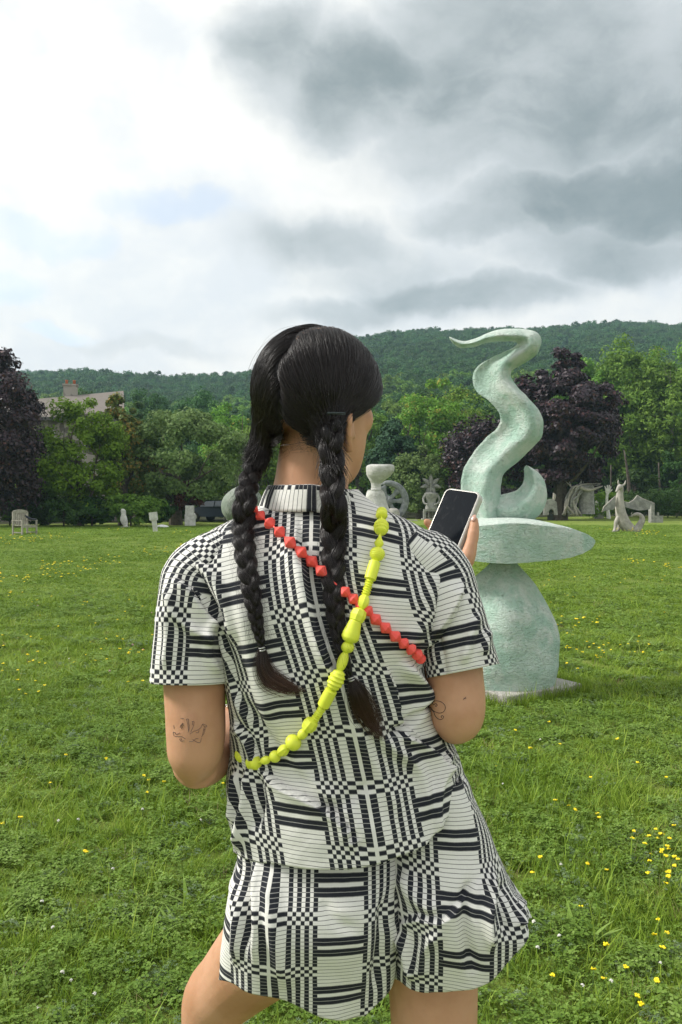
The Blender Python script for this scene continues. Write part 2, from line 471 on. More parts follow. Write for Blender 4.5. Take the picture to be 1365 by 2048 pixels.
def tree(name, label, px, base_py, top_py, width_px, kind, Y=None, low_py=None, seed=1, n=9000, clumps=60, leaf=0.2, group=None, cat='tree', limbs=5, bark=None, depth=0.9, r0=None, cx_off=0.0, **kw):
    """a tree standing on the lawn or at the wood's edge, sized from the photograph"""
    if Y is None: Y = CH * F / (base_py - HY)
    base = np.array([(px - CX) / F * Y, Y, 0.0])
    zt = CH - (top_py - HY) / F * Y
    zl = CH - ((low_py if low_py else base_py - 30) - HY) / F * Y
    zl = max(zl, 0.15)
    rw = width_px / 2 / F * Y
    rz = (zt - zl) / 2
    t = empty(name, base, np.random.default_rng(seed).uniform(-.3, .3)); tag(t, label, cat, group)
    V, Fc = crown_arrays(n, rw * 0.86, rw * depth * 0.86, rz * 0.88, clumps, seed, leaf=leaf, **kw)
    V = V + [cx_off, 0, (zt + zl) / 2]
    V[:, 2] = np.maximum(V[:, 2], 0.03)
    me = fast_mesh("crown", V, Fc); me.materials.append(LEAF[kind])
    c = bpy.data.objects.new("crown", me); C.objects.link(c); c.parent = t
    th = zl + rz * 1.0
    trunk_mesh(th, r0 or max(0.06, 0.045 * rw + 0.02 * zt), seed, limbs, rw * 0.55, 0.0, rz * 0.8, first=min(0.9, max(0.25, zl / th))).build("trunk", bark or BARK, t)
    return t

# --- left of the picture
tree("copper_beech", "dark copper beech with purple black leaves at the left edge behind the wooden chair", -25, 1056, 672, 290, 'copper', Y=44, low_py=1046, seed=11, n=26000, clumps=150, leaf=0.20, cone=0.30, cl_r=0.24)
tree("leafy_tree", "bright green tree directly in front of the house roof", 158, 1052, 798, 205, 'bright', Y=46, low_py=1046, seed=12, n=19000, clumps=110, leaf=0.17, cl_r=0.25, cone=0.1)
tree("leafy_tree", "shaded green tree between the left copper beech and the bright green tree", 92, 1054, 842, 130, 'green', Y=50, low_py=1045, seed=18, n=12000, clumps=80, leaf=0.18, cl_r=0.27)
tree("birch_tree", "slender tree with yellow and orange tinged leaves right of the house", 246, 1050, 766, 130, 'olive', Y=48, low_py=1035, seed=13, n=11000, clumps=80, leaf=0.17, cone=0.5, cl_r=0.25)
tree("apple_tree", "broad pale green tree with dark forked limbs behind the pillar statues", 352, 1046, 806, 290, 'apple', Y=50, low_py=1015, seed=14, n=26000, clumps=110, leaf=0.19, cl_r=0.24, limbs=7, cx_off=0.45, hollow=0.7)
tree("round_tree", "mid green round tree filling the gap left of the braided woman", 500, 1046, 832, 180, 'green', Y=56, low_py=1038, seed=15, n=15000, clumps=90, leaf=0.19)
tree("small_spruce", "small dark pointed evergreen rising between the house and the apple tree", 322, 1040, 795, 70, 'dark', Y=70, low_py=1000, seed=16, n=6000, clumps=40, leaf=0.2, cone=0.7)
tree("red_leaved_tree", "small reddish brown leaved tree around the dark trunk behind the square pillar", 375, 1046, 962, 84, 'red', Y=49, low_py=1022, seed=17, n=2200, clumps=26, leaf=0.15)
BACK = [(40, 770, 150, 82, 'wood', "rounded woodland tree showing between the left copper beech and the house chimney"), (195, 770, 130, 96, 'wood', "woodland tree behind the house ridge"), (275, 800, 120, 74, 'wood', "green tree behind the yellow tinged birch"), (300, 760, 120, 110, 'wood', "woodland tree high behind the apple tree, left of the pair"),
        (400, 765, 140, 105, 'wood', "woodland tree high behind the apple tree, right of the pair"), (455, 790, 130, 86, 'lime', "yellow green woodland tree just left of the woman's head"), (560, 780, 150, 92, 'green', "woodland tree hidden behind the woman's head at its left"), (640, 800, 150, 86, 'wood', "woodland tree straight behind the woman's neck"), (720, 800, 150, 80, 'green', "woodland tree behind the woman's face"),
        (1010, 790, 130, 98, 'wood', "woodland tree showing through the bends of the flame sculpture"), (880, 745, 150, 112, 'wood', "woodland tree high between the face and the flame sculpture"), (980, 740, 120, 120, 'wood', "woodland tree high behind the flame sculpture neck")]
for i, (px, top, w, Y, kind, lab) in enumerate(BACK):
    tree("woodland_tree", lab, px, HY + CH * F / Y, top, w, kind, Y=Y, low_py=1010, seed=130 + i, n=13000, clumps=90, leaf=0.26, cl_r=0.26, group="woodland trees at the foot of the hill")
# --- behind the head and to the right
tree("spruce", "dark blue green spruce just right of the woman's face", 792, 1035, 812, 120, 'spruce', Y=66, low_py=1030, seed=21, n=17000, clumps=100, leaf=0.24, cone=0.55)
tree("leafy_tree", "yellow green tree above the white goblet headed statue", 848, 1035, 762, 160, 'lime', Y=84, low_py=1020, seed=22, n=15000, clumps=90, leaf=0.28)
tree("leafy_tree", "light green low bushy tree behind the flower headed statue", 838, 1036, 893, 125, 'apple', Y=64, low_py=1032, seed=23, n=11000, clumps=80, leaf=0.2)
tree("leafy_tree", "mid green tree left of the small copper tree and behind it", 920, 1035, 775, 160, 'lime', Y=92, low_py=1015, seed=24, n=14000, clumps=80, leaf=0.3)
tree("copper_tree", "small copper leaved tree seen left of the green flame sculpture", 950, 1036, 826, 145, 'copper', Y=63, low_py=1018, seed=25, n=14000, clumps=100, leaf=0.22, cone=.1)
tree("copper_beech", "large dark copper beech behind the green flame sculpture with a bare trunk", 1121, 1035, 700, 300, 'copper', Y=62, low_py=1000, seed=26, n=50000, clumps=300, leaf=0.29, hollow=.3, cl_r=0.19, cone=0.28, r0=0.48, bark=BARK, flat=.55)
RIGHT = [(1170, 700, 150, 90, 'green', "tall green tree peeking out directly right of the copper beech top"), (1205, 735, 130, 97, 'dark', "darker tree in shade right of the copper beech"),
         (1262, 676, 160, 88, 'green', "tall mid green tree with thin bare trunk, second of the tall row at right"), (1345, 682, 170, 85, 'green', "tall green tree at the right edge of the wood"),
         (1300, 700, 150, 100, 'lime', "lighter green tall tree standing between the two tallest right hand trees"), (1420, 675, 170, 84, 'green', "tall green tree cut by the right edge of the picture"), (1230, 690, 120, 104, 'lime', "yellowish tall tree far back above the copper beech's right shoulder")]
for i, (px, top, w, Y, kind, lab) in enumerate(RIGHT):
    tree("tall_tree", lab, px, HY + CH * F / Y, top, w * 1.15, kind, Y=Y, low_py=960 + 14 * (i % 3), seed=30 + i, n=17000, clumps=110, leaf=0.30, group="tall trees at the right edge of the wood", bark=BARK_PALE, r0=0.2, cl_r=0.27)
# understorey of the wood on the right: shaded saplings and thin trunks
SAP = [(1215, 930, 90), (1250, 905, 92), (1290, 935, 86), (1325, 915, 90), (1358, 930, 82), (1270, 960, 80), (1400, 910, 84)]
SAPLAB = ["shaded sapling touching the right skirt of the copper beech", "tallest of the shaded saplings, behind the thick pale trunk", "shaded sapling behind the winged dragon's raised wing tip", "shaded sapling between the two thin trunks at right", "shaded sapling against the right picture edge", "shortest shaded sapling above the stone throne", "shaded sapling cut off by the right picture edge"]
for i, (px, top, Y) in enumerate(SAP):
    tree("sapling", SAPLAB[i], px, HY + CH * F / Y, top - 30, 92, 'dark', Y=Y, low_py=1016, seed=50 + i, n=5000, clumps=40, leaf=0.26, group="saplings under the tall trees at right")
for i, (px, Y, top) in enumerate([(1258, 74, 900), (1283, 86, 930), (1322, 80, 925), (1335, 88, 940), (1308, 92, 930), (1225, 82, 930)]):
    X = (px - CX) / F * Y; h = CH - (top - HY) / F * Y
    r = np.random.default_rng(70 + i); pts = smooth_path([[X, Y, -.1], [X + r.normal(0, .1), Y, h * .5], [X + r.normal(-.2, .2), Y, h]], 8)
    o = mesh("bare_trunk", *tube(pts, np.linspace(.24 if i == 0 else .15, .06, 8), 8), BARK)
    tag(o, ["thick pale bare trunk just right of the copper beech", "thin grey trunk, first right of the thick pale trunk", "thin pale trunk beneath the tallest right hand crown", "thin trunk closest to the right picture edge", "thin trunk midway among the shaded saplings", "short trunk tucked beside the copper beech skirt"][i], "tree trunk", "bare trunks in the right hand wood")
# hedges and low shrubs along the wood's edge
SHR = [(72, 1000, 90, 46, 'dark', "dark round shrub behind the wooden chair"), (128, 1008, 84, 45, 'dark', "dark shrub right of the wooden chair"), (185, 1006, 70, 46, 'dark', "dark low shrub below the bright green tree"), (262, 1000, 100, 46, 'green', "green rounded shrub behind the leaning white statue"),
       (312, 1012, 60, 48, 'dark', "dark shrub between the leaning statue and the pillar"), (425, 1000, 70, 58, 'apple', "light green bush behind the parked car"), (470, 1010, 70, 60, 'green', "green bush right of the parked car"), (350, 1016, 50, 52, 'dark', "dark bush around the base of the apple tree"),
       (1005, 985, 110, 66, 'copper', "low copper leaved bush behind the curled horn of the sculpture"), (900, 1000, 90, 68, 'dark', "dark shrub behind the seated stone woman"), (800, 1000, 90, 70, 'dark', "dark shrub behind the ring sculpture"), (1240, 1000, 90, 70, 'dark', "dark shrub behind the winged dragon"),
       (1300, 992, 90, 68, 'dark', "dark shrub behind the small stone throne"), (1365, 988, 110, 66, 'dark', "dark shrub at the right edge behind the lawn"), (1200, 990, 70, 66, 'bright', "small light green shrub beside the white cylinder"), (1060, 1000, 80, 72, 'dark', "dark shrub left of the copper beech trunk"), (20, 1000, 120, 48, 'dark', "dark shrub under the left copper beech")]
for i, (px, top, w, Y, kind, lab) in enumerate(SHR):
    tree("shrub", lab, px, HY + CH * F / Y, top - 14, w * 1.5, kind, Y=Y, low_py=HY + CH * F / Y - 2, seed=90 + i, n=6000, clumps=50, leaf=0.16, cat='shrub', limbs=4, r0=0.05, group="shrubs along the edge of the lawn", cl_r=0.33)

# ------------------------------------------------------------------ the far wood on the hill: one mass of crowns
def gn_scatter(name, pos, rot, scl, idx, variants, kind='stuff'):
    """geometry-node scatter of a few source meshes over explicit points (stuff only)"""
    col = bpy.data.collections.new(name + "_sources")
    for i, me in enumerate(variants):
        o = bpy.data.objects.new("%s_source_%02d" % (name, i), me); col.objects.link(o)
    me = bpy.data.meshes.new(name); me.vertices.add(len(pos)); me.vertices.foreach_set("co", np.asarray(pos, np.float32).ravel())
    for nm, dat, typ, key in (("rot", rot, 'FLOAT_VECTOR', "vector"), ("scl", scl, 'FLOAT_VECTOR', "vector"), ("idx", idx, 'INT', "value")):
        at = me.attributes.new(nm, typ, 'POINT'); at.data.foreach_set(key, np.asarray(dat, np.int32 if typ == 'INT' else np.float32).ravel())
    o = bpy.data.objects.new(name, me); C.objects.link(o)
    ng = bpy.data.node_groups.new(name, 'GeometryNodeTree')
    ng.interface.new_socket("Geometry", in_out='INPUT', socket_type='NodeSocketGeometry')
    ng.interface.new_socket("Geometry", in_out='OUTPUT', socket_type='NodeSocketGeometry')
    N = ng.nodes; L = ng.links
    gi = N.new('NodeGroupInput'); go = N.new('NodeGroupOutput')
    ci = N.new('GeometryNodeCollectionInfo'); ci.inputs['Collection'].default_value = col
    ci.inputs['Separate Children'].default_value = True; ci.inputs['Reset Children'].default_value = True
    iop = N.new('GeometryNodeInstanceOnPoints'); iop.inputs['Pick Instance'].default_value = True
    def attr(nm, typ):
        a = N.new('GeometryNodeInputNamedAttribute'); a.data_type = typ; a.inputs['Name'].default_value = nm; return a.outputs['Attribute']
    L.new(gi.outputs[0], iop.inputs['Points']); L.new(ci.outputs[0], iop.inputs['Instance'])
    L.new(attr("idx", 'INT'), iop.inputs['Instance Index'])
    L.new(attr("rot", 'FLOAT_VECTOR'), iop.inputs['Rotation']); L.new(attr("scl", 'FLOAT_VECTOR'), iop.inputs['Scale'])
    L.new(iop.outputs[0], go.inputs[0])
    mod = o.modifiers.new("scatter", 'NODES'); mod.node_group = ng
    tag(o, kind=kind)
    return o

def far_wood():
    var = []
    for i, (kind, cone) in enumerate([('wood', 0), ('wood', 0), ('wood', 0), ('wood', 0.2), ('dark', 0), ('wood', 0), ('spruce', 0.8), ('wood', 0.1), ('dark', 0)]):
        V, Fc = crown_arrays(3600, 1, 1, 1.0 if not cone > .5 else 1.3, 34, 200 + i, leaf=0.15, cl_r=0.40, hollow=0.6, cone=cone)
        V[:, 2] = np.maximum(V[:, 2], -0.8)
        me = fast_mesh("woodland_crown", V, Fc); me.materials.append(LEAF[kind]); var.append(me)
    nbase = len(var)
    for i, (kind, cone) in enumerate([('wood', 0), ('green', 0), ('wood', 0.15), ('lime', 0), ('dark', 0)]):
        V, Fc = crown_arrays(7000, 1, 1, 1.05, 60, 230 + i, leaf=0.11, cl_r=0.30, hollow=0.62, cone=cone)
        V[:, 2] = np.maximum(V[:, 2], -0.8)
        me = fast_mesh("woodland_crown", V, Fc); me.materials.append(LEAF[kind]); var.append(me)
    r = np.random.default_rng(5); pos = []; sc = []; idx = []
    Y = 98.0
    while Y < 640:
        step = 3.2 + 0.004 * Y
        half = 0.62 * Y + 60
        X = np.arange(-half, half, 4.6) + r.uniform(-1.8, 1.8, len(np.arange(-half, half, 4.6)))
        yy = Y + r.uniform(-2.0, 2.0, len(X))
        s = r.uniform(2.7, 4.6, len(X)); z = hill_height(X, yy)
        # smaller trees next to the field on the left, where the hill is seen over them
        k = r.random(len(X)); near = Y < 170
        patch = vnoise(np.stack([X, yy, 0 * X], -1), 0.02, 8, 2)
        ii = np.where(k < .42, r.choice([0, 1, 8], len(X)), np.where(k < .62, 2, np.where(k < .78, 3, np.where(k < .88, 4, np.where(k < .885, 6, 7)))))
        ii = np.where((patch > .55) & (k < .5) & (Y < 300), 5, ii)
        ii = np.where((Y > 590) & (k > .965), 6, ii)
        if Y < 260: ii = nbase + np.where(k < .35, 0, np.where(k < .6, 1, np.where(k < .85, 2, np.where((k < .93) & (patch > 0), 3, 4))))
        hh = np.where(Y < 150, s * 0.9 + 1.5, s * 0.9 + 3.0)
        pos.append(np.stack([X, yy, z + hh], -1)); sc.append(np.stack([s, s, s * r.uniform(.85, 1.2, len(X)) * np.where(ii == 6, 1.15, 1)], -1)); idx.append(ii)
        Y += step
    pos = np.concatenate(pos); sc = np.concatenate(sc); idx = np.concatenate(idx)
    rot = np.zeros_like(pos); rot[:, 2] = r.uniform(0, 6.28, len(pos))
    gn_scatter("far_wood", pos, rot, sc, idx, var)
far_wood()

# ------------------------------------------------------------------ the stone house in the trees
def house():
    roofm, t, b = material("weathered_shingle_roof")
    co = t.node('ShaderNodeTexCoord').outputs['Object']
    br = t.node('ShaderNodeTexBrick'); t.l.new(t.vmath('MULTIPLY', co, (1, 1, 1)), br.inputs['Vector'])
    br.inputs['Scale'].default_value = 3.0; br.inputs['Color1'].default_value = (.15, .128, .112, 1); br.inputs['Color2'].default_value = (.20, .172, .148, 1); br.inputs['Mortar'].default_value = (.17, .15, .13, 1)
    br.inputs['Mortar Size'].default_value = 0.03
    t.put(b.inputs['Base Color'], t.mix(t.noise(co, 2.0, 4), br.outputs[0], (.185, .165, .145))); b.inputs['Roughness'].default_value = .9
    wallm, t, b = material("rubble_stone_wall")
    co = t.node('ShaderNodeTexCoord').outputs['Object']
    vo = t.node('ShaderNodeTexVoronoi'); t.l.new(co, vo.inputs[0]); vo.inputs['Scale'].default_value = 2.6
    t.put(b.inputs['Base Color'], t.mix(t.ss(t.xyz(vo.outputs['Color'])[0], 0, 1), (.13, .115, .10), (.36, .33, .29))); b.inputs['Roughness'].default_value = .9
    t.put(b.inputs['Normal'], t.bump(vo.outputs['Distance'], .6, .05))
    clay = plain("terracotta_pot", (.42, .13, .06), .8)
    trim = plain("grey_fascia", (.10, .10, .10), .7)
    # right-hand gable end nearest, the ridge runs away to the left
    A = P(233, 783, 60); Bk = P(60, 801, 58.5)                      # ridge ends
    ax = unit((Bk - A) * [1, 1, 0]); side = np.array([ax[1], -ax[0], 0]); side = side if side[1] < 0 else -side
    L = np.linalg.norm((Bk - A)[:2]) + 3; ridge = A[2]
    eave_f = P(238, 823, 57.4); drop = ridge - eave_f[2]; run = 3.4
    h = empty("stone_house", (A[0], A[1], 0)); tag(h, "stone house with a grey brown shingled roof and chimney half hidden by trees at left", "house")
    O = np.array([A[0], A[1], 0.0])
    def q(a, s, z): return ax * a + side * s + np.array([0, 0, z - .13 * a * (z > 2)])
    for sg, nm in ((1, "roof_slope"), (-1, "roof_slope")):
        V = [q(-.5, 0, ridge), q(L, 0, ridge), q(L, sg * run, ridge - drop), q(-.5, sg * run, ridge - drop)]
        V = V + [v - np.array([0, 0, .18]) for v in V]
        mesh(nm, V, [(0, 1, 2, 3), (7, 6, 5, 4), (0, 3, 7, 4), (3, 2, 6, 7), (2, 1, 5, 6)], roofm, h, smooth=False)
    w = run - .45; zt = ridge - drop * (w / run) - .2
    V = [q(0, w, 0), q(L - .4, w, 0), q(L - .4, -w, 0), q(0, -w, 0), q(0, w, zt), q(L - .4, w, zt), q(L - .4, -w, zt), q(0, -w, zt), q(0, 0, ridge - .2), q(L - .4, 0, ridge - .2)]
    mesh("wall", V, [(0, 1, 5, 4), (2, 3, 7, 6), (3, 0, 4, 8, 7), (1, 2, 6, 9, 5)], wallm, h, smooth=False)
    mb = MB(); Rm = np.stack([ax, side, [0, 0, 1]], 1)
    mb.box(q(L / 2 - .25, run + .04, ridge - drop - .12), (L + .5, .08, .22), Rm); mb.build("fascia", trim, h, smooth=False)
    cpos = q(3.1, -.5, ridge + .25)
    ch = MB().box(cpos + [0, 0, -.5], (.95, .8, 2.0), Rm).box(cpos + [0, 0, .54], (1.06, .92, .12), Rm).build("chimney", wallm, h, smooth=False)
    for k in (-.25, .25):
        p_ = cpos + ax * k + [0, 0, .60]
        V, Fc = lathe([(.11, 0), (.09, .24), (.11, .26), (.11, .30)], 10); mesh("chimney_pot", V + p_, Fc, clay, ch)
    glass = plain("dark_window", (.03, .035, .04), .15)
    fr = plain("white_window_frame", (.6, .6, .57), .6)
    for a_ in (1.6, 4.4, 7.0):
        wn = MB().box(q(a_, w + .02, zt - 1.6), (.95, .10, 1.5), Rm).build("window", fr, h, smooth=False)
        for du in (-.22, .22):
            for dz in (-.36, .36):
                MB().box(q(a_ + du, w + .055, zt - 1.6 + dz), (.38, .06, .64), Rm).build("pane", glass, wn, smooth=False)
    # lower wing to the left
    return h
house()

# ------------------------------------------------------------------ the summer haze
def haze():
    V = [(x, y, z) for z in (-1.0, 165.0) for x, y in ((-420, -14), (420, -14), (420, 700), (-420, 700))]
    m, t, b = material("haze_air"); t.n.remove(b)
    pv = t.node('ShaderNodeVolumePrincipled'); pv.inputs['Color'].default_value = (.56, .80, .97, 1); pv.inputs['Density'].default_value = 0.00034; pv.inputs['Anisotropy'].default_value = 0.2
    t.l.new(pv.outputs[0], t.n.get('Material Output').inputs['Volume'])
    o = mesh("haze", V, [(0, 3, 2, 1), (4, 5, 6, 7), (0, 1, 5, 4), (1, 2, 6, 5), (2, 3, 7, 6), (3, 0, 4, 7)], m, smooth=False)
    tag(o, kind='stuff')
haze()
# ------------------------------------------------------------------ sculptures on the lawn
def concrete(name, base, pale, dark, scale=6.0, green=None):
    m, t, b = material(name)
    co = t.node('ShaderNodeTexCoord').outputs['Object']
    n1 = t.noise(co, scale, 6, 0.62); n2 = t.noise(co, scale * 5, 6, 0.7); n3 = t.noise(co, scale * 0.45, 3, 0.5)
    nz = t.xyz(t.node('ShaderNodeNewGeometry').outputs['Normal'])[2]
    c = t.mix(t.ss(n1, 0.38, 0.64), base, pale)
    if green: c = t.mix(t.math('MULTIPLY', t.ss(n3, 0.42, 0.62), 0.6), c, green)
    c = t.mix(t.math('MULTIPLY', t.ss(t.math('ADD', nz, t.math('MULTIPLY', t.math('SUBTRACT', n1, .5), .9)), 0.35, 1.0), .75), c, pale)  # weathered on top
    sp = t.ss(n2, 0.64, 0.72)
    c = t.mix(t.math('MULTIPLY', sp, 0.65), c, dark)
    streak = t.noise(t.vmath('MULTIPLY', co, (9, 9, 1.2)), scale * .35, 5, 0.65)
    c = t.mix(t.math('MULTIPLY', t.ss(streak, 0.57, 0.74), 0.2), c, dark)
    t.put(b.inputs['Base Color'], c); b.inputs['Roughness'].default_value = 0.88; b.inputs['Specular IOR Level'].default_value = 0.25
    trow = t.noise(t.vmath('MULTIPLY', co, (1.0, 1.0, 2.6)), scale * 3.2, 5, 0.7, 1.2)      # trowel marks
    pit = t.ss(t.noise(co, scale * 9, 3, .5), .62, .70)
    h = t.math('ADD', t.math('ADD', t.math('MULTIPLY', n1, 1.0), t.math('MULTIPLY', n2, 0.5)), t.math('SUBTRACT', t.math('MULTIPLY', trow, .6), t.math('MULTIPLY', pit, .5)))
    t.put(b.inputs['Normal'], t.bump(h, 0.8, 0.04))
    return m
VERDI = concrete("verdigris_concrete", (0.415, 0.59, 0.49), (0.66, 0.73, 0.665), (0.13, 0.19, 0.155), 7.0, (0.48, 0.64, 0.545))
GREYC = concrete("shaded_grey_concrete", (0.235, 0.235, 0.22), (0.37, 0.37, 0.345), (0.10, 0.10, 0.09), 4.0)  # grey stone, darkened so that shade under the trees sits in its colour
WHITEC = concrete("white_plaster", (0.52, 0.52, 0.48), (0.70, 0.70, 0.66), (0.20, 0.185, 0.16), 5.0)
SLAB = concrete("pale_slab", (0.36, 0.34, 0.30), (0.50, 0.48, 0.44), (0.16, 0.14, 0.12), 7.0)
LEAD = concrete("dark_lead", (0.17, 0.185, 0.19), (0.27, 0.29, 0.29), (0.06, 0.065, 0.065), 5.0)
TAN = concrete("tan_concrete", (0.34, 0.32, 0.28), (0.48, 0.45, 0.40), (0.14, 0.12, 0.10), 4.0)
MOSS = concrete("mossy_stone", (0.20, 0.235, 0.195), (0.34, 0.37, 0.32), (0.09, 0.10, 0.08), 5.0, (0.24, 0.29, 0.23))

def lump(V, amp, scale, seed):
    """uneven hand-worked surface: push points by smooth noise"""
    return V + vnoise(V, scale, seed, 3)[:, None] * amp * unit(V - V.mean(0))

def flame_sculpture():
    D = 6.3
    st = empty("flame_sculpture", P(1006, 1000, D) * [1, 1, 0])
    tag(st, "tall pale green curling flame sculpture on a lens shaped slab and bulbous foot", "sculpture")
    O = np.array(st.location)
    Z = lambda zx, zy, dy=0.0: P(860 + zx / 3.7917, 640 + zy / 3.7917, D + dy) - O      # points picked from an enlargement
    # --- bulbous four-lobed foot
    py = np.array([1118, 1128, 1150, 1180, 1215, 1250, 1285, 1320, 1355, 1385, 1412]); hw = np.array([24, 31, 52, 73, 90, 101, 107, 107, 102, 95, 90])
    ys = np.linspace(1118, 1412, 60); w = pchip(py, hw, ys) / F * D / (1 + .09 * np.clip((1330 - ys) / 160, 0, 1))
    n = 72; a = np.linspace(0, 2 * np.pi, n, endpoint=False); V = []
    for y, r in zip(ys, w):
        z = CH - (y - HY) / F * D
        k = np.clip((1330 - y) / 160, 0, 1)
        lobe = 1 + 0.10 * k * np.cos(4 * (a + np.pi / 2)) + 0.02 * np.cos(3 * a + y * .02)
        V.append(np.stack([np.cos(a) * r * lobe, np.sin(a) * r * lobe * .95, np.full(n, z)], -1))
    V = np.concatenate(V); V = V + unit(V * [1, 1, 0]) * (vnoise(V, 5, 3, 3) * .010 + vnoise(V, 18, 4, 2) * .003)[:, None]
    mesh("foot", V, grid_faces(60, n, True) + [tuple(range(n - 1, -1, -1)), tuple(59 * n + j for j in range(n))][:1], VERDI, st)
    # --- lens-shaped slab
    L = .69; xs = np.linspace(-1, 1, 61); rings = []
    for x in xs:
        q = max(1 - x * x, 0.0); wd = .40 * q + .012; zt = 1.108 + .150 * q ** .8 + .006; zb = 1.108 - .122 * q ** .55 - .004
        ring = [(-wd, zb), (-wd * 1.015, zb + (zt - zb) * .35), (-wd * 1.01, zb + (zt - zb) * .7), (-wd, zt - .006), (-wd * .965, zt + .004), (-wd * .5, zt + .022 * q), (0, zt + .03 * q), (wd * .5, zt + .022 * q), (wd * .965, zt + .004), (wd, zt - .006), (wd * 1.015, zb + (zt - zb) * .35), (wd, zb), (wd * .5, zb - .015 * q), (-wd * .5, zb - .015 * q)]
        rings.append([(x * L, yy, zz) for yy, zz in ring])
    V = np.array(rings).reshape(-1, 3); V = V + vnoise(V, 7, 9, 3)[:, None] * [.0, .006, .005]
    R = np.array(Matrix.Rotation(math.radians(2), 3, 'Z')); V = V @ R.T
    k = 14
    mesh("slab", V, grid_faces(61, k, True) + [tuple(range(k - 1, -1, -1)), tuple(60 * k + j for j in range(k))], VERDI, st, sharp=38)
    # --- S-shaped flame: left edge, front crease, right edge at each station
    ST = [((335, 1535), (440, 1540), (560, 1545)), ((262, 1400), (402, 1415), (535, 1420)), ((243, 1262), (388, 1300), (527, 1290)), ((262, 1140), (412, 1172), (548, 1172)), ((340, 1012), (505, 1058), (640, 1082)), ((440, 900), (600, 968), (762, 968)),
          ((536, 806), (702, 878), (846, 862)), ((556, 758), (736, 800), (851, 780)), ((540, 700), (726, 718), (820, 690)), ((470, 622), (655, 612), (745, 600)), ((376, 548), (570, 528), (660, 512)), ((340, 470), (528, 452), (607, 430)), ((350, 400), (530, 388), (616, 388)), ((396, 336), (568, 336), (664, 356)),
          ((475, 288), (645, 280), (756, 300)), ((575, 240), (712, 228), (822, 236)), ((660, 195), (742, 188), (846, 160)), ((676, 168), (722, 146), (812, 96)), ((618, 158), (640, 132), (690, 68)), ((520, 157), (530, 130), (560, 70)), ((430, 167), (424, 142), (440, 102)), ((332, 207), (330, 180), (342, 138)), ((242, 214), (240, 188), (258, 156)), ((186, 192), (188, 168), (198, 142)), ((150, 140), (149, 134), (149, 126))]
    dep = [0.0, 0, .01, .02, .05, .04, 0, -.02, -.03, -.02, .02, .05, .05, .03, .0, -.04, -.07, -.08, -.09, -.10, -.10, -.10, -.10, -.10, -.10]
    rows = []
    for (l, c, r), dy in zip(ST, dep):
        l = Z(*l, dy + .02); c = Z(*c, dy); r = Z(*r, dy + .03)
        ctr = (l + r) / 2; l = ctr + (l - ctr) * 1.14; r = ctr + (r - ctr) * 1.14; w = np.linalg.norm(r - l)
        c = c + [0, -.42 * w, 0]
        b = (l + r) / 2 + [0, .42 * w, 0]
        rows.append(np.concatenate([l, c, r, b]))
    rows = np.array(rows); t_ = np.r_[0, np.cumsum(np.linalg.norm(np.diff((rows[:, 0:3] + rows[:, 6:9]) / 2, axis=0), axis=1))]
    tt = np.linspace(0, t_[-1], 150); rs = np.stack([pchip(t_, rows[:, i], tt) for i in range(12)], -1)
    V = []
    for q in rs:
        l, c, r, b = q[:3], q[3:6], q[6:9], q[9:]
        w = np.linalg.norm(r - l)
        ring = []
        for k in range(6):
            s = k / 6; ring.append(l * (1 - s) + c * s + np.array([0, 1, 0]) * w * .20 * math.sin(math.pi * s))      # hollow left face
        for k in range(5):
            s = k / 5; ring.append(c * (1 - s) + r * s + np.array([0, -1, 0]) * w * .05 * math.sin(math.pi * s))
        for k in range(4):
            s = k / 4; ring.append(r * (1 - s) + b * s + unit(r - l) * w * .10 * math.sin(math.pi * s))
        for k in range(4):
            s = k / 4; ring.append(b * (1 - s) + l * s - unit(r - l) * w * .10 * math.sin(math.pi * s))
        V.append(ring)
    n = len(V[0]); V = np.array(V); V = (V + np.roll(V, 1, 1) * .35 + np.roll(V, -1, 1) * .35) / 1.7; V[1:-1] = (V[1:-1] * 2 + V[:-2] + V[2:]) / 4
    V = V.reshape(-1, 3); V = V + (vnoise(V, 9, 5, 3) * .006 + vnoise(V, 26, 6, 2) * .0022)[:, None] * unit(V - np.repeat(V.reshape(-1, n, 3).mean(1), n, 0))
    mesh("flame", V, grid_faces(150, n, True) + [tuple(range(n - 1, -1, -1)), tuple(149 * n + j for j in range(n))], VERDI, st)
    # --- small upturned horn
    HS = [((430, 1380), (520, 1440), (470, 1560)), ((520, 1325), (560, 1440), (590, 1575)), ((600, 1305), (640, 1420), (715, 1560)), ((665, 1275), (715, 1370), (805, 1510)), ((700, 1230), (768, 1310), (868, 1430)), ((712, 1180), (788, 1250), (896, 1330)), ((710, 1142), (776, 1190), (880, 1238)), ((716, 1114), (756, 1138), (826, 1156)), ((732, 1100), (742, 1106), (762, 1112))]
    rows = []
    for i, (l, c, r) in enumerate(HS):
        l = Z(*l, .02); c = Z(*c, -.02); r = Z(*r, .02); w = np.linalg.norm(r - l)
        rows.append(np.concatenate([l, c + [0, -.36 * w, 0], r, (l + r) / 2 + [0, .40 * w, 0]]))
    rows = np.array(rows); t_ = np.arange(len(rows)); tt = np.linspace(0, len(rows) - 1, 50); rs = np.stack([pchip(t_, rows[:, i], tt) for i in range(12)], -1); V = []
    for q in rs:
        l, c, r, b = q[:3], q[3:6], q[6:9], q[9:]; w = np.linalg.norm(r - l); ring = []
        for a_, b_, k, off in ((l, c, 6, np.array([0, 1, 0]) * .13), (c, r, 5, np.array([0, -1, 0]) * .08), (r, b, 4, unit(r - l) * .10), (b, l, 4, -unit(r - l) * .10)):
            for i in range(k):
                s = i / k; ring.append(a_ * (1 - s) + b_ * s + off * w * math.sin(math.pi * s))
        V.append(ring)
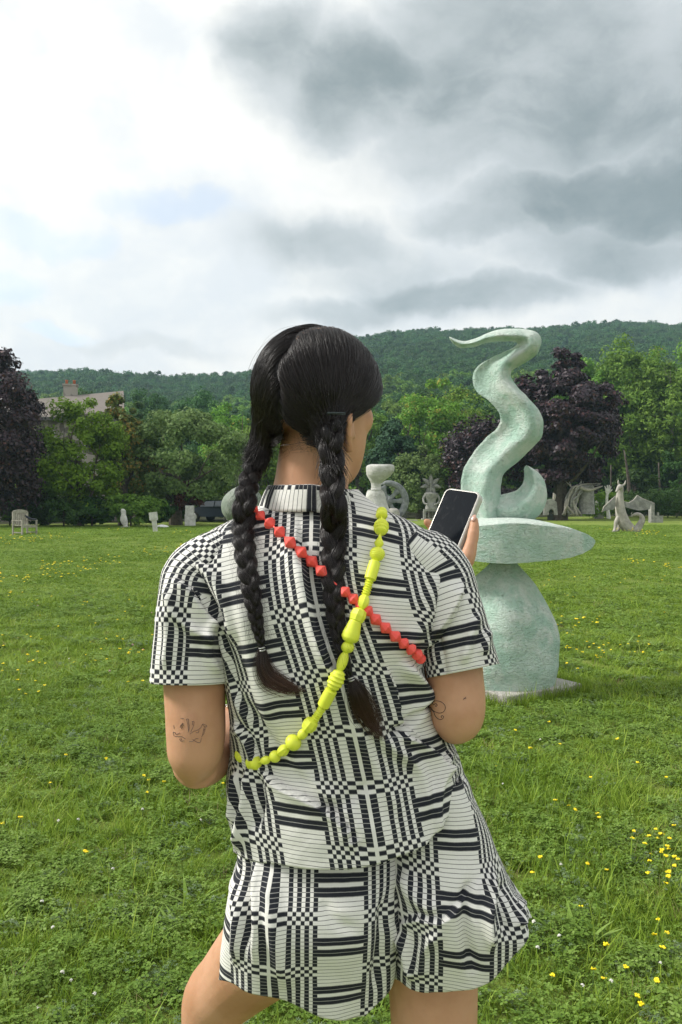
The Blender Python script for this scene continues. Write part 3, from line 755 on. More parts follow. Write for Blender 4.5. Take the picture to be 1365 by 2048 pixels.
    V = np.array(V); n = V.shape[1]; V = (V + np.roll(V, 1, 1) * .35 + np.roll(V, -1, 1) * .35) / 1.7; V = V.reshape(-1, 3)
    V = V + (vnoise(V, 11, 15, 3) * .006)[:, None] * unit(V - np.repeat(V.reshape(-1, n, 3).mean(1), n, 0))
    mesh("horn", V, grid_faces(50, n, True) + [tuple(range(n - 1, -1, -1)), tuple(49 * n + j for j in range(n))], VERDI, st)
    # --- ground slab
    mb = MB(); mb.box((.04, .03, .03), (.76, .76, .10), np.array(Matrix.Rotation(math.radians(33), 3, 'Z'))); o = mb.build("base_slab", SLAB, st)
    bv = o.modifiers.new("bevel", 'BEVEL'); bv.width = .012; bv.segments = 2
flame_sculpture()

def thing(name, label, px, py, Y, cat='sculpture', group=None):
    e = empty(name, P(px, py, Y) * [1, 1, 0]); return tag(e, label, cat, group)

def blob_rings(px_c, rows, D, mat, name, parent, n=20, dy=0.0, depth=.8, amp=.02, seed=1):
    """a turned or hand-modelled body from its outline: rows of (py, x_left, x_right) in photo pixels"""
    O = np.array(parent.location)
    rows = np.array(rows, float); ys = np.linspace(rows[0, 0], rows[-1, 0], max(14, len(rows) * 4))
    l = pchip(rows[:, 0], rows[:, 1], ys); r = pchip(rows[:, 0], rows[:, 2], ys)
    a = np.linspace(0, 2 * np.pi, n, endpoint=False); V = []
    for y, x0, x1 in zip(ys, l, r):
        c = P((x0 + x1) / 2, y, D) - O; w = (x1 - x0) / 2 / F * D
        V.append(c + np.stack([np.cos(a) * w, np.sin(a) * w * depth + dy, 0 * a], -1))
    V = np.concatenate(V); sz = np.ptp(V[:, 2]); V = V + unit(V - V.mean(0)) * (vnoise(V, 4 / sz, seed, 3) * amp * sz)[:, None]
    return mesh(name, V, grid_faces(len(ys), n, True) + [tuple(range(n)), tuple((len(ys) - 1) * n + j for j in range(n - 1, -1, -1))], mat, parent)

def limb(parent, pts, radii, mat, name, D, n=10, flat=1.0, up=None):
    """a modelled limb through photo pixels (px, py, depth offset)"""
    O = np.array(parent.location); p = np.array([P(a, b, D + c) - O for a, b, c in pts]); m = max(8, len(pts) * 4)
    pr = smooth_path(np.c_[p, np.asarray(radii, float) / F * D], m)
    V, Fc = tube(pr[:, :3], np.abs(pr[:, 3]), n, flat, up); return mesh(name, V, Fc, mat, parent)

def background_sculptures():
    # weathered wooden armchair with a dark cloth
    Y = 34.2; c = empty("garden_chair", P(50, 1000, Y) * [1, 1, 0], math.radians(62))
    tag(c, "weathered grey wooden armchair standing on the grass at far left", "chair")
    WOODG = plain("weathered_wood", (.34, .32, .27), .85, 9, .3, .4, 40)
    for x, y, h in ((-.36, -.26, .58), (.36, -.26, .58), (-.36, .26, .95), (.36, .26, .95)):
        MB().box((x, y, h / 2), (.055, .055, h)).build("leg", WOODG, c, smooth=False)
    for k in range(5): MB().box((0, -.24 + .115 * k, .40), (.70, .10, .025)).build("slat", WOODG, c, smooth=False)
    for k in range(6): MB().box((-.27 + .108 * k, .27, .68), (.075, .02, .48 + .07 * math.sin(math.pi * (k + .5) / 6))).build("back_slat", WOODG, c, smooth=False)
    V = [(x, y, z) for x in np.linspace(-.36, .36, 9) for y in (.25, .29) for z in (.90, .97 + .07 * math.cos(x / .36 * 1.5))]
    Fc = []
    for i in range(8):
        b = i * 4
        for q in ((0, 1, 5, 4), (2, 6, 7, 3), (1, 3, 7, 5), (0, 4, 6, 2)): Fc.append(tuple(b + j for j in q))
    mesh("top_rail", V, Fc, WOODG, c, smooth=False)
    for x in (-.36, .36): MB().box((x, 0, .60), (.07, .60, .03)).build("armrest", WOODG, c, smooth=False)
    for y in (-.26, .26): MB().box((0, y, .35), (.70, .03, .07)).build("seat_rail", WOODG, c, smooth=False)
    for x in (-.36, .36): MB().box((x, 0, .12), (.03, .5, .04)).build("stretcher", WOODG, c, smooth=False)
    Rz = Matrix.Rotation(math.radians(62), 3, 'Z')
    cl = MB(); pts = [Vector((.36, -.28, .63)), Vector((.30, -.05, .645)), Vector((.27, .15, .72)), Vector((.20, .2, .80))]
    cl.tube([tuple(Rz @ p + c.location) for p in pts], [.05, .075, .07, .03], 8, .6); o = cl.build("folded_jacket", plain("navy_cloth", (.02, .025, .035), .9), None)
    tag(o, "dark folded jacket lying over the arm of the wooden chair", "jacket")
    # slim abstract figure at left
    f = thing("standing_sculpture", "slim white leaning abstract figure on the grass, left of the tilted pillar", 248, 1055, 43.5)
    blob_rings(248, [(1017, 244, 248), (1021, 242, 252), (1030, 243, 253), (1038, 241, 255), (1045, 243, 256), (1051, 247, 256), (1056, 249, 256)], 43.5, WHITEC, "figure", f, depth=.8, amp=.02)
    MB().box((.08, 0, .0), (.40, .3, .12)).build("plinth", SLAB, f)
    # tilted square-headed pillar
    f = thing("pillar_sculpture", "pale tilted pillar with a broad square head, next to a white slab on the grass", 310, 1066, 37)
    R = np.array(Matrix.Rotation(math.radians(-7), 3, 'Y'))
    MB().box((-.0, 0, .30), (.17, .17, .62), R, taper=1.1).build("shaft", WHITEC, f, sharp=30); MB().box((-.06, 0, .72), (.32, .26, .34), R, taper=.98).build("head", WHITEC, f, sharp=30); MB().box((-.03, 0, .545), (.26, .22, .05), R).build("collar", WHITEC, f, sharp=30); MB().box((.02, 0, .02), (.34, .3, .06)).build("plinth", SLAB, f)
    f = thing("white_stone", "low bright white rounded stone lying on the grass beside the tilted pillar", 326, 1053, 44.5, 'stone')
    blob_rings(326, [(1049, 322, 326), (1050.5, 316, 333), (1053, 314, 338), (1055.5, 315, 339)], 44.5, plain("bright_white_stone", (.78, .78, .78), .7), "stone", f, amp=.05)
    # square two-block column
    f = thing("block_column", "grey white column of two stacked square blocks in front of the parked car", 381, 1051, 47.5)
    MB().box((0, 0, .30), (.54, .45, .62)).build("lower_block", WHITEC, f, sharp=30); MB().box((-.03, 0, .86), (.44, .38, .50)).build("upper_block", WHITEC, f, sharp=30); MB().box((-.03, 0, .615), (.40, .34, .02)).build("joint", GREYC, f, sharp=30)
    # parked dark car mostly hidden
    car_paint = plain("dark_blue_car_paint", (.012, .018, .028), .2, spec=.6); glass = plain("car_glass", (.03, .04, .05), .05, spec=.8); tyre = plain("tyre_rubber", (.012, .012, .012), .9); rimm = plain("alloy_rim", (.5, .5, .5), .3, metal=.8); white = plain("lamp_white", (.8, .8, .78), .3)
    Y = 55; c = empty("parked_car", P(440, 1000, Y) * [1, 1, 0], math.radians(-28)); tag(c, "dark blue parked car half hidden by the mossy boulder and grey bush", "car")
    prof = [(-2.1, .35), (-2.15, .62), (-2.05, .86), (-1.2, .96), (-.55, 1.38), (.75, 1.42), (1.5, 1.05), (2.05, .95), (2.15, .6), (2.1, .35)]
    V = []
    for yy, k in ((-.86, .90), (-.90, 1.0), (.90, 1.0), (.86, .90)):
        for x, z in prof: V.append((x, yy * (1 if z < 1.0 else .82), .35 + (z - .35) * (1 if abs(yy) > .87 else 1.0)))
    n = len(prof); Fc = grid_faces(4, n, True); Fc += [tuple(range(n)), tuple(3 * n + j for j in range(n - 1, -1, -1))]
    o = mesh("body", V, Fc, car_paint, c, sharp=25)
    for sy in (-1, 1):
        MB().add([(-1.05, sy * .855, 1.0), (-.5, sy * .76, 1.33), (.15, sy * .76, 1.36), (.15, sy * .865, 1.0), (-1.05, sy * .875, 1.0), (-.5, sy * .78, 1.33), (.15, sy * .78, 1.36), (.15, sy * .885, 1.0)], [(0, 1, 2, 3), (4, 7, 6, 5), (0, 4, 5, 1), (1, 5, 6, 2), (2, 6, 7, 3)]).build("window", glass, c, smooth=False)
        MB().add([(.22, sy * .855, 1.0), (.22, sy * .76, 1.36), (.72, sy * .76, 1.37), (1.3, sy * .865, 1.03), (.22, sy * .875, 1.0), (.22, sy * .78, 1.36), (.72, sy * .78, 1.37), (1.3, sy * .885, 1.03)], [(0, 1, 2, 3), (4, 7, 6, 5), (0, 4, 5, 1), (1, 5, 6, 2), (2, 6, 7, 3)]).build("window", glass, c, smooth=False)
        for x in (-1.35, 1.35):
            V, Fc = lathe([(.0, -.1), (.24, -.1), (.33, -.08), (.33, .08), (.24, .1), (.0, .1)], 18); w = mesh("wheel", V @ np.array(Matrix.Rotation(math.pi / 2, 3, 'X')).T + [x, sy * .82, .33], Fc, tyre, c, sharp=30)
            V, Fc = lathe([(.0, -.02), (.20, -.015), (.22, 0.0), (.20, .015), (.0, .02)], 14); mesh("rim", V @ np.array(Matrix.Rotation(math.pi / 2, 3, 'X')).T + [x, sy * .925, .33], Fc, rimm, w, sharp=30)
    for sy in (-.62, .62): MB().box((-2.10, sy, .72), (.08, .34, .14)).build("headlight", white, c)
    # boulder behind the left braid
    f = thing("boulder", "large smooth grey green egg shaped boulder seen behind the left braid", 484, 1040, 21, 'boulder')
    V, Fc = lathe([(.01, -.5), (.2, -.47), (.36, -.36), (.46, -.18), (.5, 0), (.47, .18), (.38, .34), (.22, .46), (.01, .5)], 28)
    V = V @ np.array(Matrix.Rotation(math.radians(68), 3, 'Y')).T * [1.02, .95, 1.0] + P(485, 1010, 21) - np.array(f.location); V = lump(V, .02, 3, 4)
    mesh("stone", V, Fc, MOSS, f); subsurf(f.children[0])
    MB().box((0, 0, .42), (.42, .40, .88), taper=.9).build("plinth", GREYC, f)
    # white goblet-headed figure
    f = thing("goblet_sculpture", "white stone figure with a broad goblet shaped head, right of the woman's chin", 762, 1030, 16)
    blob_rings(762, [(929, 742, 786), (931, 736, 789), (936, 733, 790), (942, 733, 789), (950, 734, 783), (958, 738, 774), (964, 741, 766), (968, 743, 762)], 16, WHITEC, "goblet_head", f, amp=.012)
    blob_rings(762, [(964, 742, 763), (974, 743, 762), (982, 741, 763)], 16, WHITEC, "neck", f, amp=.01)
    blob_rings(762, [(979, 737, 765), (984, 734, 769), (994, 732, 772), (1004, 731, 774), (1014, 731, 778), (1030, 729, 782), (1060, 726, 786), (1100, 722, 790), (1150, 718, 792)], 16, WHITEC, "torso", f, amp=.01)
    # dark ring sculpture
    f = thing("crescent_ring", "dark lead crescent ring with pointed star arms behind the goblet headed figure", 785, 1038, 58)
    O = np.array(f.location); a = np.linspace(math.radians(-100), math.radians(115), 26); cc = P(776, 1002, 58) - O
    rr = 35.5 / F * 58; pts = np.stack([cc[0] + np.cos(a) * rr, 0 * a, cc[2] + np.sin(a) * rr], -1); wd = (.16 + .03 * np.cos(a)) * np.clip(np.minimum((a - a[0]) * 3, (a[-1] - a) * 3), .15, 1)
    V, Fc = tube(pts, wd, 10, 1.3); mesh("ring", V, Fc, LEAD, f)
    for ang, l1 in ((math.radians(45), .95), (math.radians(0), 1.0), (math.radians(-55), .95), (math.radians(180), .9), (math.radians(110), .9)):
        e = cc + np.array([math.cos(ang) * rr * l1, 0, math.sin(ang) * rr * l1]); k = 5
        pts = np.array([cc + (e - cc) * s for s in np.linspace(0, 1, k)]); V, Fc = tube(pts, [.42, .16, .12, .20, .36], 8, .35, up=(0, 1, 0)); mesh("star_arm", V, Fc, LEAD, f)
    blob_rings(0, [(1016, 782, 792), (1020, 776, 798), (1028, 774, 800), (1037, 774, 800)], 57.4, SLAB, "round_stone", f, amp=.02)
    MB().box((1.0, -.6, .03), (1.3, .9, .08)).build("slab", SLAB, f)
    # flower-headed seated figure on a bench
    D = 62; f = thing("flower_headed_figure", "grey stone seated woman with a large seven petalled flower for a head on a bench", 862, 1037, D)
    blob_rings(0, [(985, 852, 874), (987, 849, 877), (992, 850, 876), (1000, 853, 873), (1006, 854, 872), (1012, 852, 875), (1018, 851, 877), (1021, 853, 875)], D, GREYC, "torso", f, depth=.6)
    limb(f, [(862, 986, 0), (862, 972, 0), (862, 962, 0)], [2.4, 1.8, 1.8], GREYC, "neck", D)
    for s in (-1, 1): limb(f, [(863 + s * 11, 988, 0), (863 + s * 16, 998, -.1), (863 + s * 13, 1007, -.3), (863 + s * 7, 1009, -.5)], [2.6, 2.2, 1.9, 1.5], GREYC, "arm", D)
    O = np.array(f.location); ctr = P(862, 970, D) - O
    for k in range(7):
        ang = math.radians(90 + k * 360 / 7); dv = np.array([math.cos(ang), -.12, math.sin(ang)]); up = np.array([-math.sin(ang), 0, math.cos(ang)])
        s = np.linspace(0.02, .80, 8); hw = .16 * np.sin(np.pi * (s / .82) ** .8) + .01; pts = ctr + dv * s[:, None] + np.array([0, .10, 0]) * (s[:, None] ** 2)
        V = np.concatenate([pts + up * hw[:, None] + [0, -.03, 0], pts + [0, .03, 0] + dv * 0, pts - up * hw[:, None] + [0, -.03, 0], pts + [0, .07, 0]]).reshape(4, 8, 3).transpose(1, 0, 2).reshape(-1, 3)
        mesh("petal", V, grid_faces(8, 4, True) + [(3, 2, 1, 0), (28, 29, 30, 31)], GREYC, f)
    Rz = None
    MB().box((0, 0, CH - 20.5 / F * D), (1.05, .5, .16)).build("bench_seat", GREYC, f); MB().box((-.46, 0, .30), (.16, .45, .62)).build("bench_leg", GREYC, f); MB().box((.46, 0, .30), (.16, .45, .62)).build("bench_leg", GREYC, f)
    for s in (-1, 1): limb(f, [(863 + s * 4, 1020, .2), (863 + s * 4, 1024, .5), (863 + s * 4, 1036, .5)], [2.6, 2.4, 1.8], GREYC, "leg", D)
    MB().box((0, 0, .03), (1.3, .9, .08)).build("slab", SLAB, f)
    # long low stone table with bird carvings
    D = 66; f = thing("stone_table", "long low pale stone slab carrying small winged carvings, left of the flower headed figure", 832, 1036, D)
    MB().box((-.1, 0, .48), (2.0, .6, .12)).build("table_top", SLAB, f); [MB().box((x, 0, .21), (.25, .45, .44)).build("support", GREYC, f) for x in (-.8, .6)]
    g = tag(empty("winged_carving", P(833, 1000, D) * [1, 1, 0] + [0, 0, .54]), "small grey carving of a bird with raised beak on the long stone slab", "sculpture")
    blob_rings(0, [(995, 833, 836), (999, 832, 838), (1006, 830, 837), (1013, 828, 838), (1018, 828, 840)], D, LEAD, "body", g, depth=.7)
    limb(g, [(834, 998, 0), (831, 993, 0), (828, 990, 0)], [1.8, 1.6, .6], GREYC, "beak", D); limb(g, [(836, 1000, 0), (842, 998, 0), (845, 1006, 0)], [1.2, 2.5, .5], GREYC, "wing", D, flat=.3)
    g = tag(empty("pointed_carving", P(820, 1000, D) * [1, 1, 0] + [0, 0, .54]), "small pointed grey wing carving at the left end of the long stone slab", "sculpture")
    V = [P(812, 1016, D), P(830, 1017, D), P(828, 1006, D), P(822, 999, D), P(816, 1008, D)]; V = np.array(V) - np.array(g.location); V = np.concatenate([V + [0, -.07, 0], V + [0, .07, 0]])
    mesh("wing", V, [(0, 1, 2, 3, 4), (9, 8, 7, 6, 5)] + [(i, 5 + i, 5 + (i + 1) % 5, (i + 1) % 5) for i in range(5)], LEAD, g, smooth=False)
    # raised open hand
    D = 60; f = thing("hand_sculpture", "pale stone forearm with raised open hand left of the winged dragon", 1215, 1036, D)
    limb(f, [(1218, 1038, 0), (1216, 1020, 0), (1214, 1000, 0), (1215, 985, 0)], [5.5, 4.2, 3.6, 3.2], WHITEC, "forearm", D, flat=.8)
    limb(f, [(1215, 988, 0), (1216, 982, 0), (1217, 977, 0)], [3.2, 5.2, 4.6], WHITEC, "palm", D, flat=.5, up=(0, 1, 0))
    for tip, b in (((1210, 972), (1213, 982)), ((1215, 970), (1215.5, 979)), ((1219, 970), (1218, 979)), ((1222.5, 973), (1220, 980)), ((1225, 979), (1219, 985))):
        limb(f, [(*b, 0), ((b[0] + tip[0]) / 2, (b[1] + tip[1]) / 2, -.03), (*tip, 0)], [1.5, 1.35, .9], WHITEC, "finger", D, 8)
    # winged dragon
    D = 38.5; f = thing("dragon_sculpture", "tan stone winged dragon with two upright horns and a curled tail on the lawn", 1247, 1063, D)
    limb(f, [(1262, 1060, 0), (1250, 1048, 0), (1243, 1030, 0), (1240, 1010, 0), (1240, 990, 0), (1241, 978, 0), (1242, 972, 0)], [11, 12.5, 11, 9, 7, 5.5, 4.5], TAN, "body", D, 14)
    limb(f, [(1242, 985, 0), (1241, 975, -.05), (1238, 975, -.25), (1233, 984, -.4)], [5.5, 6, 4, 2], TAN, "head", D, 12)
    for pts in ([(1240, 972, 0), (1237, 966, 0), (1237, 960, 0)], [(1243, 972, 0), (1249, 969, 0), (1252, 961, 0)]): limb(f, pts, [2.2, 1.8, .8], TAN, "horn", D, 8)
    limb(f, [(1250, 1050, 0), (1262, 1061, 0), (1272, 1060, 0), (1280, 1050, .0), (1285, 1038, 0), (1282, 1031, 0), (1275, 1028, 0), (1267, 1030, 0), (1262, 1033, 0)], [11, 8, 8, 7, 5.5, 4.2, 3.4, 2.4, .8], TAN, "tail", D, 12)
    limb(f, [(1268, 1031, 0), (1263, 1027, 0), (1265, 1024, 0)], [1.6, 1.5, .5], TAN, "tail_fin", D, 8, flat=.5)
    for dx, dd in ((0, -.1), (7, .35)): limb(f, [(1240 + dx, 1032, dd * .4), (1233 + dx, 1044, dd), (1231 + dx, 1056, dd), (1229 + dx, 1062, dd - .1), (1226 + dx, 1063, dd - .3)], [6, 4.4, 3.4, 2.8, 1.8], TAN, "leg", D, 10)
    for pts, dd in (([(1231, 1013), (1231, 992), (1222, 1001), (1208, 1014), (1205, 1024), (1210, 1021), (1214, 1022), (1220, 1019), (1226, 1020)], -.3), ([(1246, 1003), (1258, 1006), (1268, 1000), (1275, 991), (1284, 997), (1309, 1007), (1302, 1009), (1300, 1018), (1291, 1020), (1277, 1021), (1262, 1018), (1250, 1014)], .45)):
        O = np.array(f.location); n = len(pts); cxy = np.mean(pts, 0)
        V = np.array([P(x, y, D + dd * min(1, abs(x - 1240) / 30)) - O for x, y in pts]); V = np.concatenate([V + [0, -.03, 0], V + [0, .03, 0]])
        w = mesh("wing", V, [tuple(range(n)), tuple(range(2 * n - 1, n - 1, -1))] + [(i, n + i, n + (i + 1) % n, (i + 1) % n) for i in range(n)], GREYC, f, smooth=False)
        rim = [P(x, y, D + dd * min(1, abs(x - 1240) / 30)) - O for x, y in (pts[:5] if dd < 0 else pts[:6])]
        V, Fc = tube(np.array(rim), np.full(len(rim), 1.3 / F * D), 8); mesh("wing_edge", V, Fc, TAN, w)
    # white cylinder with root carving under the copper beech
    D = 61; f = thing("root_sculpture", "tangled grey carved root leaning on a white cylinder beneath the large copper beech", 1160, 1030, D)
    blob_rings(0, [(970, 1160, 1186), (974, 1158, 1188), (990, 1158, 1188), (1010, 1158, 1189), (1028, 1157, 1190)], D + .5, GREYC, "cylinder", f, amp=.004, depth=1)  # white cylinder in the darker grey: the beech's shade put into its colour
    r = np.random.default_rng(4)
    for k in range(13):
        a = 1136 + r.uniform(-6, 18); pts = [(1130 + r.uniform(-6, 34), 1030, r.uniform(-.5, .2)), (a, 1005 + r.uniform(-8, 8), r.uniform(-.5, 0)), (a + 10 + r.uniform(-14, 16), 980 + r.uniform(-8, 6), r.uniform(-.5, .1)), (a + 22 + r.uniform(-26, 34), 964 + r.uniform(-6, 14), 0)]
        limb(f, pts, [2.6, 2.2, 1.6, .5], TAN if k % 3 else GREYC, "root", D, 7)
    limb(f, [(1160, 975, -.3), (1180, 980, -.4), (1195, 976, -.5), (1206, 972, -.5)], [4, 3, 2.2, .8], TAN, "branch", D, 8)
    limb(f, [(1138, 1026, .2), (1140, 1000, .2), (1142, 985, .3), (1150, 978, .3)], [6, 5, 4, 3], WHITEC, "pale_stem", D, 9)
    f = thing("arched_stone", "grey stone with a small dark arched opening left of the copper beech trunk", 1102, 1029, 60)
    O = np.array(f.location); pts = [(1088, 1030), (1088, 1010), (1094, 1000), (1104, 998), (1113, 1004), (1115, 1030), (1108, 1030), (1108, 1022), (1102, 1017), (1097, 1022), (1097, 1030)]; n = len(pts)
    V = np.array([P(x, y, 60) - O for x, y in pts]); V = np.concatenate([V + [0, -.15, 0], V + [0, .25, 0]])
    mesh("arch", V, [tuple(range(n)), tuple(range(2 * n - 1, n - 1, -1))] + [(i, n + i, n + (i + 1) % n, (i + 1) % n) for i in range(n)], GREYC, f, smooth=False)
    mb = MB().box((-.0, .12, .22), (.4, .1, .44)); mb.build("shade_block", plain("hollow_shade", (.03, .035, .03), .9), f)  # added dark block, its colour stands in for the shade inside the arch
    limb(f, [(1108, 1000, 0), (1109, 990, 0), (1107, 986, 0)], [2.5, 3.0, 1.2], TAN, "finial", 60)
    # white slim seat-like figure behind the hand
    f = thing("slender_sculpture", "slender pale bent stone figure on a low base between the cylinder and the raised hand", 1195, 1022, 66)
    limb(f, [(1196, 1030, 0), (1195, 1012, 0), (1193, 998, 0), (1188, 990, 0), (1187, 986, 0)], [3, 2.6, 2.2, 1.8, .8], WHITEC, "figure", 66); MB().box((.12, 0, .18), (.62, .5, .40)).build("base", GREYC, f)
    # stone throne and pale foreleg
    D = 52; f = thing("stone_throne", "small grey stone throne with a tall finialed back behind the dragon's wing", 1310, 1034, D)
    MB().box((.10, 0, .22), (.62, .55, .46)).build("seat", GREYC, f, sharp=30); MB().box((-.20, .0, .62), (.20, .5, 1.26)).build("back", GREYC, f, sharp=30); MB().box((.12, -.2, .55), (.10, .12, .25)).build("armrest", GREYC, f, sharp=30)
    limb(f, [(1303, 1010, 0), (1303, 1006, 0), (1303, 1003, 0)], [3, 4.0, .6], GREYC, "finial", D)
background_sculptures()
# ------------------------------------------------------------------ the woman
def skin_material():
    m, t, b = material("skin")
    co = t.node('ShaderNodeTexCoord').outputs['Object']
    n1 = t.noise(co, 9, 4, 0.6); n2 = t.noise(co, 160, 4, 0.65); n3 = t.noise(co, 30, 4, .6)
    c = t.mix(t.ss(n1, 0.35, 0.65), (0.49, 0.255, 0.145), (0.60, 0.335, 0.210))
    c = t.mix(t.math('MULTIPLY', t.ss(n3, .55, .8), .25), c, (0.56, 0.26, 0.18))
    c = t.mix(t.math('MULTIPLY', t.ss(n2, .66, .74), .25), c, (0.28, 0.14, 0.09))
    t.put(b.inputs['Base Color'], c); b.inputs['Roughness'].default_value = .52; b.inputs['Specular IOR Level'].default_value = .35
    b.inputs['Subsurface Weight'].default_value = .12; b.inputs['Subsurface Radius'].default_value = (1, .35, .18); b.inputs['Subsurface Scale'].default_value = .006
    t.put(b.inputs['Normal'], t.bump(n2, .22, .002))
    return m
SKIN = skin_material()

def weave_material(name, rot=False):
    """overshot weave: ink blocks on ecru, picks 5.4 mm high; UV in metres"""
    m, t, b = material(name)
    uv = t.node('ShaderNodeUVMap', uv_map="UVMap").outputs[0]
    x, y, _ = t.xyz(t.vmath('MULTIPLY', uv, (1.05, 1.0, 1.0)))
    co = t.node('ShaderNodeTexCoord').outputs['Object']
    wob = t.math('MULTIPLY', t.math('SUBTRACT', t.noise(co, 60, 3), .5), .0012)
    x = t.math('ADD', x, wob); y = t.math('ADD', y, wob)
    half = .1022                                              # mirrored half repeat across the cloth
    px_ = t.math('DIVIDE', t.math('PINGPONG', x, half), half)
    k = [0, 2.5, 13.0, 25.0, 31.9, 37.5, 44.4, 50.0, 56.9, 62.0, 68.9]
    code = dict(S=(0, 0, 1), D=(1, 0, 0), E=(0, 0, 0), A=(1, 0, 0), B=(0, 0, 0), P=(0, 1, 0))
    stops = [(p / 102.2, code[c]) for p, c in zip(k, "SDEABABABAP")]
    col = t.ramp(px_, stops, 'CONSTANT').outputs[0]
    sp = t.node('ShaderNodeSeparateColor'); t.l.new(col, sp.inputs[0]); base, panel, solid = sp.outputs
    pick = .0060; n = 14
    rowf = t.math('DIVIDE', t.math('WRAP', y, pick * n, 0.0), pick * n)
    rows = [(0, 0, 0)] * 1 + [(0, 1, 0)] * 2 + [(0, 0, 0)] * 1 + [(0, 1, 0)] * 2 + [(0, 0, 0)] * 3 + [(1, 0, 0), (0, 0, 0), (1, 0, 0)] + [(0, 0, 0)] * 2
    rcol = t.ramp(rowf, [(i / n + 1e-4, c) for i, c in enumerate(rows)], 'CONSTANT').outputs[0]
    sp2 = t.node('ShaderNodeSeparateColor'); t.l.new(rcol, sp2.inputs[0]); inv, bar = sp2.outputs[0], sp2.outputs[1]
    xor = t.math('ABSOLUTE', t.math('SUBTRACT', base, inv))
    ink = t.math('ADD', t.math('MULTIPLY', xor, t.math('SUBTRACT', 1.0, panel)), t.math('MULTIPLY', panel, bar))
    fr = t.math('FRACT', t.math('DIVIDE', y, pick))
    line = t.ss(t.math('ABSOLUTE', t.math('SUBTRACT', fr, .5)), .405, .45)
    ink = t.math('ABSOLUTE', t.math('SUBTRACT', ink, t.math('MULTIPLY', line, t.mix(ink, (.82, .82, .82), (.42, .42, .42)))))
    ink = t.math('MULTIPLY', ink, t.math('SUBTRACT', 1.0, solid))
    th = t.noise(t.vmath('MULTIPLY', uv, (900, 90, 1)), 1.0, 3, .6)
    ecru = t.mix(th, (0.70, 0.69, 0.645), (0.81, 0.805, 0.77)); black = t.mix(th, (0.010, 0.012, 0.018), (0.030, 0.033, 0.042))
    t.put(b.inputs['Base Color'], t.mix(ink, ecru, black))
    b.inputs['Roughness'].default_value = .85; b.inputs['Specular IOR Level'].default_value = .2
    b.inputs['Sheen Weight'].default_value = .05
    rib = t.math('SINE', t.math('MULTIPLY', x, 6283 / 1.1))
    h = t.math('ADD', t.math('MULTIPLY', ink, .5), t.math('ADD', t.math('MULTIPLY', line, -.8), t.math('MULTIPLY', rib, .12)))
    wr = t.noise(co, 28, 4, .55)
    t.put(b.inputs['Normal'], t.bump(h, .35, .0008, t.bump(wr, .28, .008)))
    return m
WEAVE = weave_material("woven_cotton")

PIX = lambda V: np.stack([V[..., 0] / V[..., 1] * F + CX, HY - (V[..., 2] - CH) / V[..., 1] * F], -1)

def poly_dist(p, line):
    """distance in pixels to a polyline, signed side, and position 0..1 along it"""
    line = np.asarray(line, float); best = np.full(len(p), 1e9); side = np.zeros(len(p)); along = np.zeros(len(p))
    seg = np.linalg.norm(np.diff(line, axis=0), axis=1); cum = np.r_[0, np.cumsum(seg)]
    for i in range(len(seg)):
        a, b = line[i], line[i + 1]; d = (b - a) / seg[i]; r = p - a; s = np.clip(r @ d, 0, seg[i]); q = r - s[:, None] * d
        dist = np.linalg.norm(q, axis=1); k = dist < best
        best = np.where(k, dist, best); side = np.where(k, np.sign(d[0] * r[:, 1] - d[1] * r[:, 0]), side); along = np.where(k, (cum[i] + s) / cum[-1], along)
    return best, side, along

def fold(V, N, folds, back_only=True):
    """draw folds into cloth: each is (outline in photo pixels, width px, height m, kind)"""
    p = PIX(V); d = np.zeros(len(V)); w_back = np.clip(-N[:, 1] * 2.5 + .2, 0, 1) if back_only else 1
    for line, width, amp, kind in folds:
        ln = smooth_path(np.c_[np.asarray(line, float), np.zeros(len(line))], 16)[:, :2]
        dist, side, al = poly_dist(p, ln)
        fade = np.clip(np.minimum(al, 1 - al) * 5 + .12, 0, 1)
        if kind == 'r': d += 2.0 * amp * fade * np.exp(-(dist / width) ** 2)
        else:      # a crease: one side stands proud and rolls away, the other tucks under
            s = dist * side
            d += 1.7 * amp * fade * np.where(s > 0, np.exp(-s / (width * 2.2)) * np.clip(s / (width * .30), 0, 1), -.5 * np.exp(s / (width * .9)) * np.clip(-s / (width * .30), 0, 1))
    return V + N * (d * w_back)[:, None]

def grid_normals(V, nr, nc):
    G = V.reshape(nr, nc, 3); du = np.gradient(G, axis=1); dv = np.gradient(G, axis=0)
    return unit(np.cross(du, dv)).reshape(-1, 3)

woman = empty("person", (.02, 1.29, 0)); tag(woman, "woman seen from behind in a black and white woven shirt and shorts, two long dark braids, holding up a phone", "person")
woman['label'] = "woman from behind in black and white woven shirt and shorts with two dark braids"
OW = np.array(woman.location)

